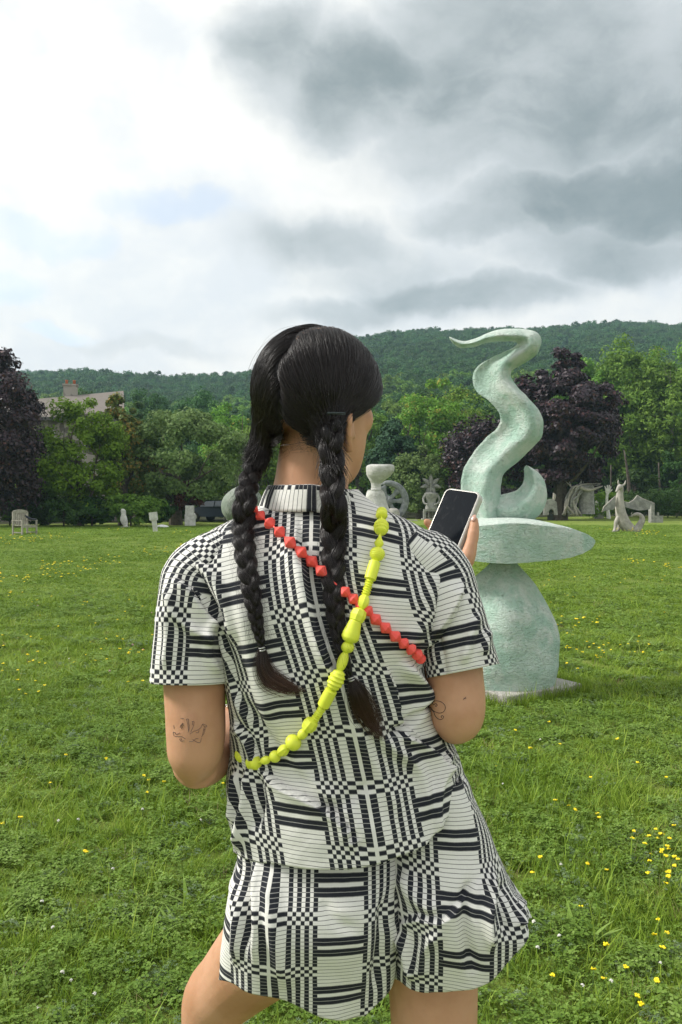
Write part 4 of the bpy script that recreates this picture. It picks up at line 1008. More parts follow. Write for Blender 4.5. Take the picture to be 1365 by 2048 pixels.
# --- trunk outline (photo pixels): shirt silhouette left and right, depths in metres
TY = [978, 990, 1003, 1018, 1037, 1060, 1085, 1110, 1140, 1200, 1260, 1350, 1430, 1500, 1560, 1620, 1680, 1760]
TL = [548, 540, 530, 508, 470, 426, 386, 354, 350, 395, 432, 452, 462, 465, 457, 459, 471, 480]
TR = [716, 728, 744, 768, 812, 856, 888, 908, 914, 892, 872, 853, 878, 914, 938, 954, 972, 992]
TB = [.056, .058, .062, .068, .074, .082, .090, .097, .104, .116, .122, .124, .119, .116, .120, .125, .127, .128]
TC = [1.318, 1.316, 1.314, 1.310, 1.306, 1.30, 1.296, 1.292, 1.287, 1.282, 1.281, 1.285, 1.290, 1.294, 1.290, 1.286, 1.285, 1.285]
def trunk_pt(y, t, inset=0.0, expo=2.3):
    """point of the trunk surface: y photo row (array), t 0..1 round from the front over the left side, back, right side"""
    xl, xr, b, yc = (pchip(TY, q, y) for q in (TL, TR, TB, TC))
    ph = np.pi / 2 + 2 * np.pi * t
    c, s = np.cos(ph), np.sin(ph); e = 2 / expo
    cx = (xl + xr) / 2; a = (xr - xl) / 2 / F * yc - inset; bb = b - inset
    X = (cx - CX) / F * yc + a * np.sign(c) * np.abs(c) ** e
    Yy = yc + bb * np.sign(s) * np.abs(s) ** e
    Z = CH - (y - HY) / F * yc
    return np.stack([X, Yy, Z + 0 * X], -1)

# --- head: local frame (x right, y forward, h up from the chin), turned towards the phone
YAW, PITCH = math.radians(44), math.radians(9)
RH = np.array((Matrix.Rotation(-YAW, 3, 'Z') @ Matrix.Rotation(-PITCH, 3, 'X')))
HO = P(642, 782, 1.312)                              # centre of the skull (h = .128)
def head_pt(x, y, h): return HO + RH @ np.array([x, y, h - .128])
def head_pts(q): return HO + (np.asarray(q) - [0, 0, .128]) @ RH.T

body = MB()
# head rings
hh = [-.012, 0, .015, .035, .055, .08, .105, .13, .16, .185, .205, .218, .224]
ha = [.018, .030, .042, .053, .059, .065, .069, .073, .074, .068, .053, .030, .008]
hf = [.068, .078, .083, .083, .084, .083, .080, .083, .080, .066, .044, .022, .006]
hb = [-.028, -.022, -.010, .010, .035, .066, .086, .094, .094, .082, .060, .032, .008]
hs = np.linspace(-.012, .224, 46); n = 40; a_ = np.linspace(0, 2 * np.pi, n, endpoint=False); V = []
for h in hs:
    a, f, b = (float(pchip(hh, q, h)) for q in (ha, hf, hb))
    cy = (f - b) / 2; l = (f + b) / 2; c, s = np.cos(a_), np.sin(a_)
    V.append(np.stack([a * np.sign(c) * np.abs(c) ** .9, cy + l * np.sign(s) * np.abs(s) ** .9, 0 * a_ + h], -1))
V = head_pts(np.concatenate(V)); body.add(V, grid_faces(len(hs), n, True) + [tuple(range(n - 1, -1, -1)), tuple((len(hs) - 1) * n + j for j in range(n))])
def hblob(c, r, m=12):
    V, Fc = lathe([(math.sin(q) + 1e-3, -math.cos(q)) for q in np.linspace(0.02, math.pi - .02, 9)], m); body.add(head_pts(V * np.asarray(r) + np.asarray(c)), Fc)
hblob((0, .086, .085), (.013, .016, .013)); body.tube(head_pts([(0, .080, .128), (0, .088, .11), (0, .098, .088), (0, .094, .08)]), [.007, .008, .010, .008], 10)
hblob((.011, .084, .080), (.008, .009, .007)); hblob((-.011, .084, .080), (.008, .009, .007))
hblob((0, .083, .054), (.022, .009, .005)); hblob((0, .082, .045), (.019, .010, .006)); hblob((0, .078, .012), (.020, .012, .014))
for s in (-1, 1):
    hblob((s * .030, .074, .128), (.026, .012, .007)); hblob((s * .040, .052, .092), (.022, .022, .026))
    # ear: rim, lobe and bowl
    eh = 0 if s > 0 else .034
    body.tube(np.array([0, 0, eh]) + head_pts([(s * .066, .006, .080), (s * .078, -.010, .088), (s * .085, -.018, .074), (s * .082, -.013, .054), (s * .075, -.002, .030), (s * .066, .008, .034)]), [.005, .006, .006, .006, .0072, .005], 8)
    hblob((s * .071, -.003, .060 + eh), (.007, .013, .024)); hblob((s * .067, .012, .056 + eh), (.005, .006, .008))
# neck and trunk
body.tube([P(618, 1040, 1.31), P(620, 1000, 1.308), P(624, 960, 1.308), P(632, 900, 1.312), P(642, 850, 1.318)], [.068, .060, .0565, .056, .050], 24)
ty = np.linspace(985, 1800, 60); tt = np.linspace(0, 1, 48, endpoint=False)
V = np.concatenate([trunk_pt(np.full(48, y), tt, .016 + .062 * min(1, max(0, (y - 1560) / 130))) for y in ty])
body.add(V, grid_faces(60, 48, True) + [tuple(range(47, -1, -1)), tuple(59 * 48 + j for j in range(48))])
def limb_px(rows, n=20, m=None):
    p = np.array([list(P(a, b, c)) + [r] for a, b, c, r in rows]); q = smooth_path(p, m or len(rows) * 6); body.tube(q[:, :3], np.maximum(q[:, 3], .004), n)
# left arm, hanging, forearm carried forward
limb_px([(440, 1125, 1.285, .036), (404, 1156, 1.275, .0475), (390, 1230, 1.262, .0495), (389, 1330, 1.25, .0470), (391, 1420, 1.24, .0440), (392, 1480, 1.236, .0425), (389, 1522, 1.236, .0370), (387, 1548, 1.238, .0235), (386, 1568, 1.24, .008)])
limb_px([(390, 1528, 1.24, .036), (406, 1518, 1.28, .0410), (428, 1497, 1.33, .0405), (451, 1466, 1.40, .034), (466, 1442, 1.46, .0265), (478, 1428, 1.49, .026)])
# right arm, forearm raised
limb_px([(835, 1122, 1.29, .036), (868, 1156, 1.28, .0475), (888, 1230, 1.262, .0455), (905, 1330, 1.245, .0425), (914, 1390, 1.236, .0415), (915, 1430, 1.232, .0395), (912, 1458, 1.233, .032), (910, 1476, 1.236, .018), (910, 1484, 1.238, .006)])
limb_px([(911, 1460, 1.238, .032), (914, 1435, 1.255, .038), (917, 1370, 1.30, .039), (921, 1280, 1.37, .033), (924, 1205, 1.42, .0265), (926, 1180, 1.435, .026)])
# legs: left thigh goes forward and out to a raised knee, right leg straight
limb_px([(640, 1790, 1.31, .070), (600, 1840, 1.35, .080), (525, 1905, 1.43, .076), (462, 1968, 1.49, .064), (430, 2002, 1.515, .058), (425, 2060, 1.52, .054), (432, 2200, 1.50, .056), (440, 2380, 1.48, .046), (445, 2530, 1.46, .033), (446, 2580, 1.46, .036)], 24)
limb_px([(850, 1790, 1.295, .066), (860, 1870, 1.285, .070), (867, 1990, 1.275, .0665), (868, 2140, 1.275, .061), (869, 2330, 1.28, .054), (870, 2460, 1.30, .056), (870, 2620, 1.31, .042), (870, 2740, 1.31, .034)], 24)
for px_, Y0 in ((446, 1.46), (870, 1.31)):
    X0 = (px_ - CX) / F * Y0; sg = -1 if px_ < 600 else 1
    p = np.array([[X0, Y0 - .05, .05], [X0, Y0 - .01, .055], [X0 + sg * .01, Y0 + .07, .045], [X0 + sg * .02, Y0 + .14, .03], [X0 + sg * .022, Y0 + .185, .022]]); q = smooth_path(p, 14)
    body.tube(q, np.interp(np.linspace(0, 1, 14), [0, .1, .5, .85, 1], [.018, .034, .042, .038, .014]), 16, .7, up=(0, 0, 1))

# --- phone frame and the hand that holds it
PW = unit(np.array([.76, -.638, -.124])); PL = unit(np.array([.405, .316, .858])); PL = unit(PL - PW * (PL @ PW)); PN = np.cross(PL, PW); PN = PN if PN[1] < 0 else -PN
PC = P(927.5, 982, 1.483) - PL * .0725
def ph(w, l, nn): return PC + PW * w + PL * l + PN * nn
def finger(pts, rad):
    q = smooth_path(np.c_[np.array(pts), np.array(rad)], len(pts) * 5); V, Fc = tube(q[:, :3], q[:, 3], 12); body.add(V, Fc)
    c = q[-1, :3]; r = q[-1, 3]; V, Fc = lathe([(math.sin(k) * r + 1e-4, -math.cos(k) * r) for k in np.linspace(.02, 3.12, 7)], 10); body.add(V + c, Fc)
wr = P(926, 1182, 1.434)
finger([wr, (wr + ph(.030, -.062, -.030)) / 2, ph(.028, -.060, -.030), ph(.024, -.030, -.026)], [.026, .025, .021, .015])
for l0, wk in ((-.006, .030), (-.026, .030), (-.045, .028), (-.062, .026)):
    finger([ph(.030, -.064, -.030), ph(wk, l0 - .012, -.022)], [.014, .0105])
TIPS = ((.000, 1.0), (-.022, 1.02), (-.043, .98), (-.060, .85))
for (l0, sc), wk in zip(TIPS, (.030, .030, .028, .026)):
    finger([ph(wk, l0 - .012, -.021), ph(.004, l0 - .006, -.0225), ph(-.026, l0 - .001, -.0195), ph(-.0415, l0 + .002, -.012), ph(-.0490, l0 + .004, -.003)], [.0100, .0093, .0088, .0084, .0074])
finger([ph(.026, -.070, -.028), ph(.046, -.046, -.018), ph(.0495, -.020, -.010), ph(.0475, .004, -.004), ph(.0440, .020, -.001)], [.020, .0155, .0112, .0100, .0078])
# left hand, loosely closed in front of the waist
lw = P(478, 1428, 1.49); fw = unit(P(540, 1400, 1.545) - lw); upv = unit(np.cross([0, 0, 1.0], fw)); dn = np.cross(fw, upv)
finger([lw, lw + fw * .04, lw + fw * .085], [.026, .026, .022]); body.tube([lw + fw * .0, lw + fw * .04, lw + fw * .085, lw + fw * .1], [.024, .038, .040, .03], 16, .42, up=tuple(upv))
for i, ln in enumerate((1.0, 1.08, 1.0, .82)):
    o = lw + fw * .088 + dn * (-.03 + .020 * i); finger([o, o + (fw * .034) * ln - upv * .006, o + (fw * .048) * ln - upv * .030 * ln, o + (fw * .028) * ln - upv * .046 * ln, o + fw * .012 - upv * .040], [.0105, .0098, .009, .0085, .0075])
finger([lw + fw * .02 - dn * .025, lw + fw * .045 - dn * .045 - upv * .012, lw + fw * .070 - dn * .046 - upv * .028, lw + fw * .088 - dn * .036 - upv * .038], [.016, .013, .011, .0085])

src = body.build("body_source", SKIN, None)
rm = src.modifiers.new("remesh", 'REMESH'); rm.mode = 'VOXEL'; rm.voxel_size = .0042; rm.use_smooth_shade = True
sm = src.modifiers.new("smooth", 'SMOOTH'); sm.factor = .5; sm.iterations = 5
dg = bpy.context.evaluated_depsgraph_get()
bme = bpy.data.meshes.new_from_object(src.evaluated_get(dg)); bme.name = "body"
bpy.data.objects.remove(src)
bco = np.zeros(len(bme.vertices) * 3); bme.vertices.foreach_get("co", bco); bco = bco.reshape(-1, 3)
BODY_BVH = BVHTree.FromPolygons([tuple(v) for v in bco], [tuple(p.vertices) for p in bme.polygons])
bme.vertices.foreach_set("co", (bco - OW).ravel()); bme.update()
bme.materials.clear(); bme.materials.append(SKIN)
bme.polygons.foreach_set("use_smooth", [True] * len(bme.polygons))
bo = bpy.data.objects.new("body", bme); C.objects.link(bo); bo.parent = woman
EYEW = plain("eye_white", (.75, .72, .68), .2)
IRIS = plain("dark_iris", (.02, .012, .008), .1)
for s in (-1, 1):
    V, Fc = lathe([(math.sin(q) * .0125 + 1e-4, -math.cos(q) * .0125) for q in np.linspace(.02, 3.12, 13)], 18); e = mesh("eye", V + head_pt(s * .031, .0655, .112) - OW, Fc, EYEW, woman)
    V, Fc = lathe([(.0001, .0128), (.0055, .0118), (.006, .0108), (.001, .0100)], 16); Rr = np.array(Vector(RH @ np.array([0, 1.0, 0])).to_track_quat('Z', 'Y').to_matrix()); mesh("iris", V @ Rr.T + head_pt(s * .031, .0655, .112) - OW, Fc, IRIS, e)
    V, Fc = tube(head_pts([(s * .014, .0875, .134), (s * .028, .087, .139), (s * .044, .079, .136)]), [.0025, .003, .0012], 6, .6); mesh("eyebrow", V - OW, Fc, IRIS, woman)
NAILM = plain("finger_nail", (.50, .30, .23), .25, spec=.6)
for c, ax_, nr in ((ph(.0445, .0215, .0062), PL, PN),):
    V, Fc = lathe([(math.sin(q) + 1e-3, -math.cos(q)) for q in np.linspace(.02, 3.12, 7)], 12); M_ = np.stack([np.cross(ax_, nr) * .0048, nr * .0014, ax_ * .0068], 1); mesh("thumb_nail", V @ M_.T + c - OW, Fc, NAILM, woman)

# --- ink on the arms: thin lines lying on the skin
INK = plain("tattoo_ink", (.075, .070, .080), .6); INKD = plain("dark_tattoo_ink", (.028, .030, .032), .6)
def on_body(px, py, bvh=None, lift=.0004):
    d = Vector(((px - CX) / F, 1.0, -(py - HY) / F)).normalized(); hit = (bvh or BODY_BVH).ray_cast(Vector((0, 0, CH)), d)
    return None if hit[0] is None else np.array(hit[0]) + np.array(hit[1]) * lift * (-1 if hit[1].dot(d) > 0 else 1)
def ink(lines, w, mat, name):
    mb = MB()
    for ln in lines:
        q = smooth_path(np.c_[np.array(ln, float), np.zeros(len(ln))], max(6, len(ln) * 5)) if len(ln) > 2 else np.linspace((*ln[0], 0), (*ln[1], 0), 5)
        pts = [on_body(a, b) for a, b, _ in q]; pts = [p for p in pts if p is not None]
        if len(pts) > 2: mb.tube(np.array(pts) - OW, np.full(len(pts), w), 5, .5)
    if mb.n: mb.build(name, mat, woman)
L_ = lambda ls, ox, oy, k=8.53: [[(ox + a / k, oy + b / k) for a, b in l] for l in ls]
ink(L_([[(60, 545), (75, 610), (130, 620), (215, 620)], [(60, 545), (95, 555), (100, 580), (150, 570), (175, 560)], [(225, 390), (175, 450)], [(230, 400), (180, 470)], [(235, 420), (200, 490)], [(280, 330), (310, 320), (325, 400), (330, 500), (315, 550)], [(290, 330), (310, 430), (320, 520)], [(375, 370), (410, 365), (405, 430), (380, 500), (360, 540)], [(390, 370), (385, 430)],
        [(345, 580), (420, 530), (440, 525), (530, 470), (560, 410), (630, 450), (600, 460)], [(450, 550), (480, 560), (500, 520)], [(560, 420), (600, 470), (590, 550), (540, 630)], [(580, 480), (560, 600)], [(570, 520), (600, 500)], [(170, 660), (190, 700), (245, 690)], [(190, 650), (210, 690)], [(220, 630), (270, 660)], [(330, 705), (400, 700), (440, 660), (490, 660)], [(390, 670), (470, 720), (510, 725), (540, 650)], [(70, 430), (75, 490)], [(185, 310), (240, 315)]], 340, 1400), .00042, INK, "sketch_tattoo")
ink(L_([[(265, 945), (280, 965), (300, 945), (280, 915), (240, 930), (222, 910), (228, 885), (262, 868), (320, 870), (390, 900), (432, 950), (435, 1010), (400, 1060), (340, 1075), (280, 1060), (230, 1030), (185, 970)], [(185, 1000), (240, 1050), (260, 1110), (300, 1160), (350, 1185), (395, 1170), (410, 1140), (385, 1115), (365, 1135), (380, 1155)]], 840, 1300), .0006, INKD, "scroll_tattoo")
ink(L_([[(135, 690), (135 + 55 * math.cos(k * .9), 690 + 60 * math.sin(k * .9))] for k in range(7)], 840, 1300), .0008, INKD, "leaf_tattoo")
ink(L_([[(740, 850), (785, 800)], [(750, 820), (790, 830)]], 840, 1300), .0005, INK, "small_tattoo")

# --- shirt
def stripe_px(y): return pchip([985, 1100, 1200, 1350, 1450, 1560, 1740], [625, 625, 640, 690, 714, 737, 766], y)
HEM = ([380, 470, 520, 620, 700, 771, 869, 910, 945, 1010], [1700, 1704, 1724, 1736, 1739, 1728, 1692, 1650, 1618, 1606])
SHIRT_FOLDS = [
    ([(596, 1050), (606, 1130), (622, 1215), (650, 1300), (690, 1385)], 10, .010, 's'), ([(668, 1040), (672, 1120), (676, 1200), (690, 1290)], 9, -.007, 'r'),
    ([(630, 1100), (640, 1200), (662, 1290)], 14, -.006, 'r'), ([(560, 1055), (585, 1130), (625, 1260), (660, 1350)], 12, .0045, 'r'),
    # left armpit and shoulder blade
    ([(352, 1125), (395, 1165), (430, 1215), (452, 1265)], 8, .009, 's'), ([(372, 1112), (420, 1150), (455, 1215), (470, 1290)], 11, .006, 'r'), ([(440, 1240), (462, 1320), (480, 1400), (510, 1460)], 8, .006, 's'), ([(470, 1180), (500, 1290), (528, 1400), (560, 1470)], 16, .004, 'r'),
    # waist on the left, gathered under the strap
    ([(476, 1440), (500, 1480), (520, 1530)], 7, .008, 's'), ([(490, 1400), (530, 1470), (580, 1530), (640, 1585)], 12, -.005, 'r'), ([(520, 1530), (560, 1570), (620, 1600), (680, 1640), (725, 1705)], 9, .011, 's'), ([(545, 1500), (620, 1560), (690, 1620), (740, 1690)], 14, .005, 'r'),
    ([(500, 1530), (498, 1590), (486, 1650), (478, 1700)], 7, .008, 'r'), ([(520, 1545), (524, 1600), (512, 1660)], 7, -.006, 'r'), ([(474, 1540), (470, 1600), (466, 1650)], 5, .006, 'r'),
    # right: sleeve seam, armpit bulge, waist drape
    ([(905, 1150), (888, 1215), (862, 1275), (838, 1310)], 9, .009, 's'), ([(880, 1120), (862, 1180), (840, 1250), (800, 1310)], 13, .004, 'r'), ([(800, 1320), (830, 1360), (846, 1400), (838, 1440)], 12, .010, 'r'), ([(775, 1330), (795, 1390), (805, 1440), (850, 1480)], 8, .007, 's'),
    ([(868, 1395), (835, 1430), (800, 1458), (770, 1470)], 8, -.008, 'r'), ([(790, 1462), (830, 1478), (870, 1505), (905, 1560)], 9, .010, 's'), ([(740, 1440), (780, 1490), (820, 1520), (850, 1580), (850, 1640)], 12, .006, 'r'), ([(905, 1500), (880, 1560), (872, 1620), (880, 1680)], 9, .007, 'r'), ([(930, 1540), (912, 1600), (905, 1650)], 8, -.006, 'r'),
    ([(700, 1420), (735, 1500), (770, 1560), (800, 1640)], 16, .004, 'r'), ([(745, 1560), (700, 1600), (640, 1620)], 12, -.0035, 'r')]
def make_shirt():
    nr, nc = 190, 261; t = np.linspace(0, 1, nc); s = np.linspace(0, 1, nr)
    y0 = 979.0; tq = trunk_pt(np.full(nc, 1700.0), t); xq = PIX(tq)[:, 0]
    yend = np.interp(xq, *HEM); front = (t < .24) | (t > .76); yend = np.where(front, np.interp(xq, [400, 700, 1010], [1700, 1735, 1606]), yend)
    yend = HY + (yend - HY) * np.clip(tq[:, 1] / float(pchip(TY, TC, 1700.)), .8, 1.0)      # the back hangs nearer than the middle of the body
    yy = y0 + s[:, None] * (yend[None] - y0)
    V = trunk_pt(yy.ravel(), np.tile(t, nr))
    # back arcs for the cloth coordinates
    G = V.reshape(nr, nc, 3); arc = np.concatenate([np.zeros((nr, 1)), np.cumsum(np.linalg.norm(np.diff(G, axis=1) * [1, 1, 0], axis=2), axis=1)], 1)
    mid = arc[:, nc // 2][:, None]; cxp = (pchip(TY, TL, yy[:, nc // 2]) + pchip(TY, TR, yy[:, nc // 2])) / 2
    off = (stripe_px(yy[:, nc // 2]) - cxp) / F * 1.18
    u = arc - mid - off[:, None]
    # the cloth keeps its width where the trunk widens: columns fan a little with the body
    wrow = arc[:, -1][:, None]; u = u * (1.0 + .0 * wrow)
    kt = np.where(u < 0, np.clip((1520 - yy) / 180, 0, 1), np.clip((1330 - yy) / 230, 0, 1)); kb = np.clip((yy - 1430) / 120, 0, 1); au = np.sqrt(u * u + .02 ** 2)
    v = -(G[:, :, 2] - CH) - .22 * kt * au + kb * (.16 * np.clip(u, 0, 1) + .05 * np.clip(u, -1, 0) * -1)
    # shoulder yoke: rows follow the cloth over the shoulder
    N = grid_normals(V, nr, nc)
    ctr = G.mean(1, keepdims=True).repeat(nc, 1).reshape(-1, 3); N = N * np.sign(np.sum(N * (V - ctr), 1, keepdims=True))
    V = V + N * (.0016 * vnoise(V, 24, 31, 3) + .0022 * vnoise(V * [1, 1, .45], 17, 32, 2))[:, None] * np.clip((yy.ravel()[:, None] - 1020) / 80, 0, 1)
    V = fold(V, N, SHIRT_FOLDS)
    # hem flares softly
    V = V + (N * (.0025 * np.clip((s.repeat(nc) - .88) / .12, 0, 1) * (1 + .5 * np.sin(np.tile(t, nr) * 60)))[:, None]) * [1, 1, 0]
    Fc = [f[::-1] for f in grid_faces(nr, nc)]
    o = mesh("shirt", V - OW, Fc, WEAVE, woman, uv=np.stack([u.ravel(), v.ravel()], -1))
    sd = o.modifiers.new("thickness", 'SOLIDIFY'); sd.thickness = .0022; sd.offset = -1
    return o, V, Fc
shirt, shirtV, shirtF = make_shirt()

def sleeve(name, rows, u_off, v_off, folds, hem_tilt=0.0):
    q = smooth_path(np.array([list(P(a, b, c)) + [r1, r2] for a, b, c, r1, r2 in rows]), 90); nc = 121
    T, Nn, B = frames(q[:, :3], up=(0, -1, 0)); a = np.linspace(np.pi / 2, np.pi / 2 + 2 * np.pi, nc)       # seam inside, away from the camera
    c, s = np.cos(a), np.sin(a); e = .92; c = np.sign(c) * np.abs(c) ** e; s = np.sign(s) * np.abs(s) ** e
    sg = np.sign(B[:, 1]).mean()
    V = q[:, None, :3] + Nn[:, None] * (c[None, :, None] * q[:, 3][:, None, None]) + B[:, None] * (s[None, :, None] * q[:, 4][:, None, None] * sg)
    arc = np.concatenate([np.zeros((90, 1)), np.cumsum(np.linalg.norm(np.diff(V, axis=1), axis=2), axis=1)], 1); u = (arc - arc[:, nc // 2][:, None]) + u_off
    # turn the cloth so that u runs left to right as seen from behind
    sx = np.sign(np.mean(V[:, nc // 2 + 3, 0] - V[:, nc // 2 - 3, 0])); u = (u - u_off) * sx + u_off
    ln = np.r_[0, np.cumsum(np.linalg.norm(np.diff(q[:, :3], axis=0), axis=1))]; v = np.repeat((ln + v_off)[:, None], nc, 1)
    V = V.reshape(-1, 3); ctr = np.repeat(q[:, :3], nc, 0); N = unit(V - ctr)
    V = V + N * (.0016 * vnoise(V, 26, 41, 3) + .0018 * vnoise(V * [1, 1, .5], 20, 42, 2))[:, None]
    V = fold(V, N, folds)
    o = mesh(name, V - OW, grid_faces(90, nc), WEAVE, shirt, uv=np.stack([u.ravel(), v.ravel()], -1)); o.matrix_parent_inverse = Matrix.Identity(4)
    sd = o.modifiers.new("thickness", 'SOLIDIFY'); sd.thickness = .0022; sd.offset = 0
    return V, grid_faces(90, nc)
SLV, SLF = sleeve("sleeve", [(462, 1105, 1.29, .040, .062), (430, 1128, 1.283, .050, .068), (403, 1156, 1.275, .054, .068), (391, 1200, 1.265, .0515, .066), (385, 1275, 1.256, .0525, .064), (381, 1330, 1.250, .0545, .063), (380, 1363, 1.247, .0560, .0625)], 0.058, .030,
    [([(346, 1150), (380, 1180), (420, 1235), (445, 1275)], 8, .008, 's'), ([(335, 1170), (352, 1230), (400, 1270), (440, 1290)], 9, .006, 'r'), ([(440, 1215), (415, 1260), (420, 1320), (440, 1350)], 9, .005, 'r'), ([(330, 1210), (338, 1280), (330, 1340)], 8, .004, 'r'), ([(365, 1215), (368, 1290), (362, 1350)], 10, -.0035, 'r')])
SRV, SRF = sleeve("sleeve", [(812, 1095, 1.292, .036, .062), (845, 1122, 1.287, .050, .068), (872, 1156, 1.28, .0545, .068), (890, 1200, 1.268, .0515, .066), (908, 1265, 1.257, .0510, .064), (918, 1310, 1.25, .0520, .063), (925, 1342, 1.245, .0530, .0625)], .102, .030,
    [([(930, 1165), (915, 1215), (880, 1270), (850, 1300)], 9, .009, 's'), ([(955, 1225), (940, 1275), (925, 1330)], 9, .005, 'r'), ([(870, 1260), (885, 1310), (890, 1360)], 9, -.004, 'r'), ([(975, 1260), (965, 1310)], 8, .004, 'r')])

def collar():
    nc, nr = 121, 16; t = np.linspace(0.04, .96, nc); ph_ = np.pi / 2 + 2 * np.pi * t; V = []; U = []
    for i, s in enumerate(np.linspace(0, 1, nr)):
        # stand rises, rolls and falls outside itself
        if s < .35: k = s / .35; r1, r2, z = .0655 + .002 * k, .062 + .002 * k, -.030 + .036 * k
        else: k = (s - .35) / .65; r1, r2, z = .0685 + .016 * k, .066 + .015 * k, .006 + .003 * math.sin(k * 3.1) - .040 * k
        fr = np.clip(np.sin(ph_), 0, 1); x = np.cos(ph_) * (r1 + .010 * fr); y = np.sin(ph_) * (r2 + .012 * fr)
        zz = z - .035 * fr ** 1.2 - .012 * np.clip(np.cos(ph_), 0, 1) * (1 if s > .35 else .6)
        c = P(627, 978, 1.309); V.append(np.stack([c[0] + x, c[1] + y + .004, c[2] + zz], -1)); U.append(np.stack([np.full(nc, .0370 + .055 * s), (t - .5) * .44 + .012], -1))
    V = np.concatenate(V); N = grid_normals(V, nr, nc); V = V + .0012 * N * vnoise(V, 30, 51, 2)[:, None]
    o = mesh("collar", V - OW, grid_faces(nr, nc), WEAVE, shirt, uv=np.concatenate(U)); sd = o.modifiers.new("thickness", 'SOLIDIFY'); sd.thickness = .0025; sd.offset = 0
    return V, grid_faces(nr, nc)
COV, COF = collar()

# --- shorts
def make_shorts():
    Vs, Us, Fs, base = [], [], [], 0
    LEGS = [dict(y=[1540, 1600, 1650, 1700, 1780, 1850, 1920, 1970, 2060], l=[480, 480, 478, 478, 458, 451, 448, 448, 446], r=[800, 800, 802, 806, 806, 800, 789, 780, 762], hx=[400, 450, 500, 560, 650, 700, 740, 790], hy=[1925, 1962, 1986, 2008, 2046, 2056, 2046, 1950], c=545, side=0),
            dict(y=[1540, 1600, 1650, 1700, 1750, 1800, 1850, 1900, 2000], l=[766, 766, 768, 772, 776, 780, 780, 778, 775], r=[918, 950, 974, 993, 1016, 1046, 1062, 1066, 1070], hx=[775, 800, 835, 870, 920, 955, 1000, 1062, 1075], hy=[1955, 1975, 1990, 1995, 1984, 1966, 1920, 1842, 1815], c=915 - .1022 * F / 1.15, side=1)]
    for L in LEGS:
        nr, nc = 130, 161; t = np.linspace(0, 1, nc); s = np.linspace(0, 1, nr); ph_ = np.pi / 2 + 2 * np.pi * t; c, sn = np.cos(ph_), np.sin(ph_)
        cpx = c
        xl9, xr9 = pchip(L['y'], L['l'], 1900.), pchip(L['y'], L['r'], 1900.)
        xq = (xl9 + xr9) / 2 + (xr9 - xl9) / 2 * np.sign(c) * np.abs(c) ** .85
        yend = np.interp(xq, L['hx'], L['hy']); fr = np.clip(sn, 0, 1)
        yend = yend - fr * (60 if L['side'] == 0 else 30) * (c < .3)
        yend = HY + (yend - HY) * np.where(sn < 0, 1 - .100 * np.abs(sn) ** .55, 1.0)
        yy = 1540 + s[:, None] * (yend[None] - 1540)
        xl = pchip(L['y'], L['l'], yy); xr = pchip(L['y'], L['r'], yy); cx = (xl + xr) / 2; a = (xr - xl) / 2
        bul = np.exp(-((yy - 1790) / 85) ** 2)
        b = np.interp(yy, [1540, 1660, 1740, 1800], [.085, .102, .122, .124]); yc = 1.287 + 0 * yy
        wv = np.clip((yy - 1760) / 200, 0, 1)
        Xp = cx + a * np.sign(c)[None] * np.abs(c)[None] ** .88
        if L['side'] == 0: Xp = Xp - np.clip(sn, 0, 1)[None] * np.clip((yy - 1800) / 110, 0, 1) * 40 * (c[None] < .2)
        Yd = yc + np.sign(sn)[None] * np.abs(sn)[None] ** np.where(sn < 0, .55, .85)[None] * (b + .016 * bul * (sn < 0)[None] - .012 * wv * (sn < 0)[None] + (.06 * wv * (sn > 0)[None] if L['side'] == 0 else 0))
        V = np.stack([(Xp - CX) / F * yc, Yd, CH - (yy - HY) / F * yc], -1)
        arc = np.concatenate([np.zeros((nr, 1)), np.cumsum(np.linalg.norm(np.diff(V, axis=1) * [1, 1, 0], axis=2), axis=1)], 1)
        mid = arc[:, nc // 2][:, None]; u = arc - mid + (cx[:, nc // 2][:, None] - L['c']) / F * 1.16
        v = -(V[:, :, 2] - CH) * 1.12 + (.014 if L['side'] == 0 else .0) - (.10 * u * (L['side'] == 1))
        V = V.reshape(-1, 3); N = unit((V - np.repeat(V.reshape(nr, nc, 3).mean(1), nc, 0)) * [1, 1, 0])
        V = V + N * (.0014 * vnoise(V, 24, 61, 3) + .0020 * vnoise(V * [1, 1, .4], 16, 62, 2))[:, None]
        V = fold(V, N, [([(792, 1850), (830, 1832), (880, 1838), (925, 1800), (960, 1755)], 13, .006, 's'), ([(800, 1740), (830, 1790), (880, 1822)], 18, .006, 'r'), ([(940, 1760), (930, 1850), (950, 1950)], 12, -.007, 'r'), ([(985, 1740), (975, 1830), (985, 1900)], 9, .009, 'r'), ([(1010, 1760), (1005, 1830), (1020, 1880)], 9, -.005, 'r'), ([(1035, 1790), (1040, 1850)], 8, .007, 'r'),
                        ([(800, 1860), (815, 1905), (830, 1960)], 10, .008, 'r'), ([(770, 1790), (765, 1870), (750, 1980)], 10, -.005, 'r'), ([(540, 1740), (548, 1850), (575, 1980)], 18, .006, 'r'), ([(490, 1700), (496, 1800), (490, 1900)], 9, -.007, 'r'), ([(512, 1720), (516, 1830), (512, 1930)], 9, .006, 'r'), ([(470, 1740), (474, 1830), (470, 1930)], 8, .005, 'r'), ([(640, 1800), (680, 1850), (720, 1860)], 14, -.003, 'r'), ([(880, 1860), (850, 1900), (845, 1960)], 11, .005, 'r')])
        wavy = .004 * np.clip((np.repeat(s, nc) - .8) / .2, 0, 1) * np.sin(np.tile(t, nr) * 50 + L['side']); V = V + N * wavy[:, None]
        Vs.append(V); Us.append(np.stack([u.ravel(), v.ravel()], -1)); Fs += [tuple(i + base for i in f[::-1]) for f in grid_faces(nr, nc)]; base += len(V)
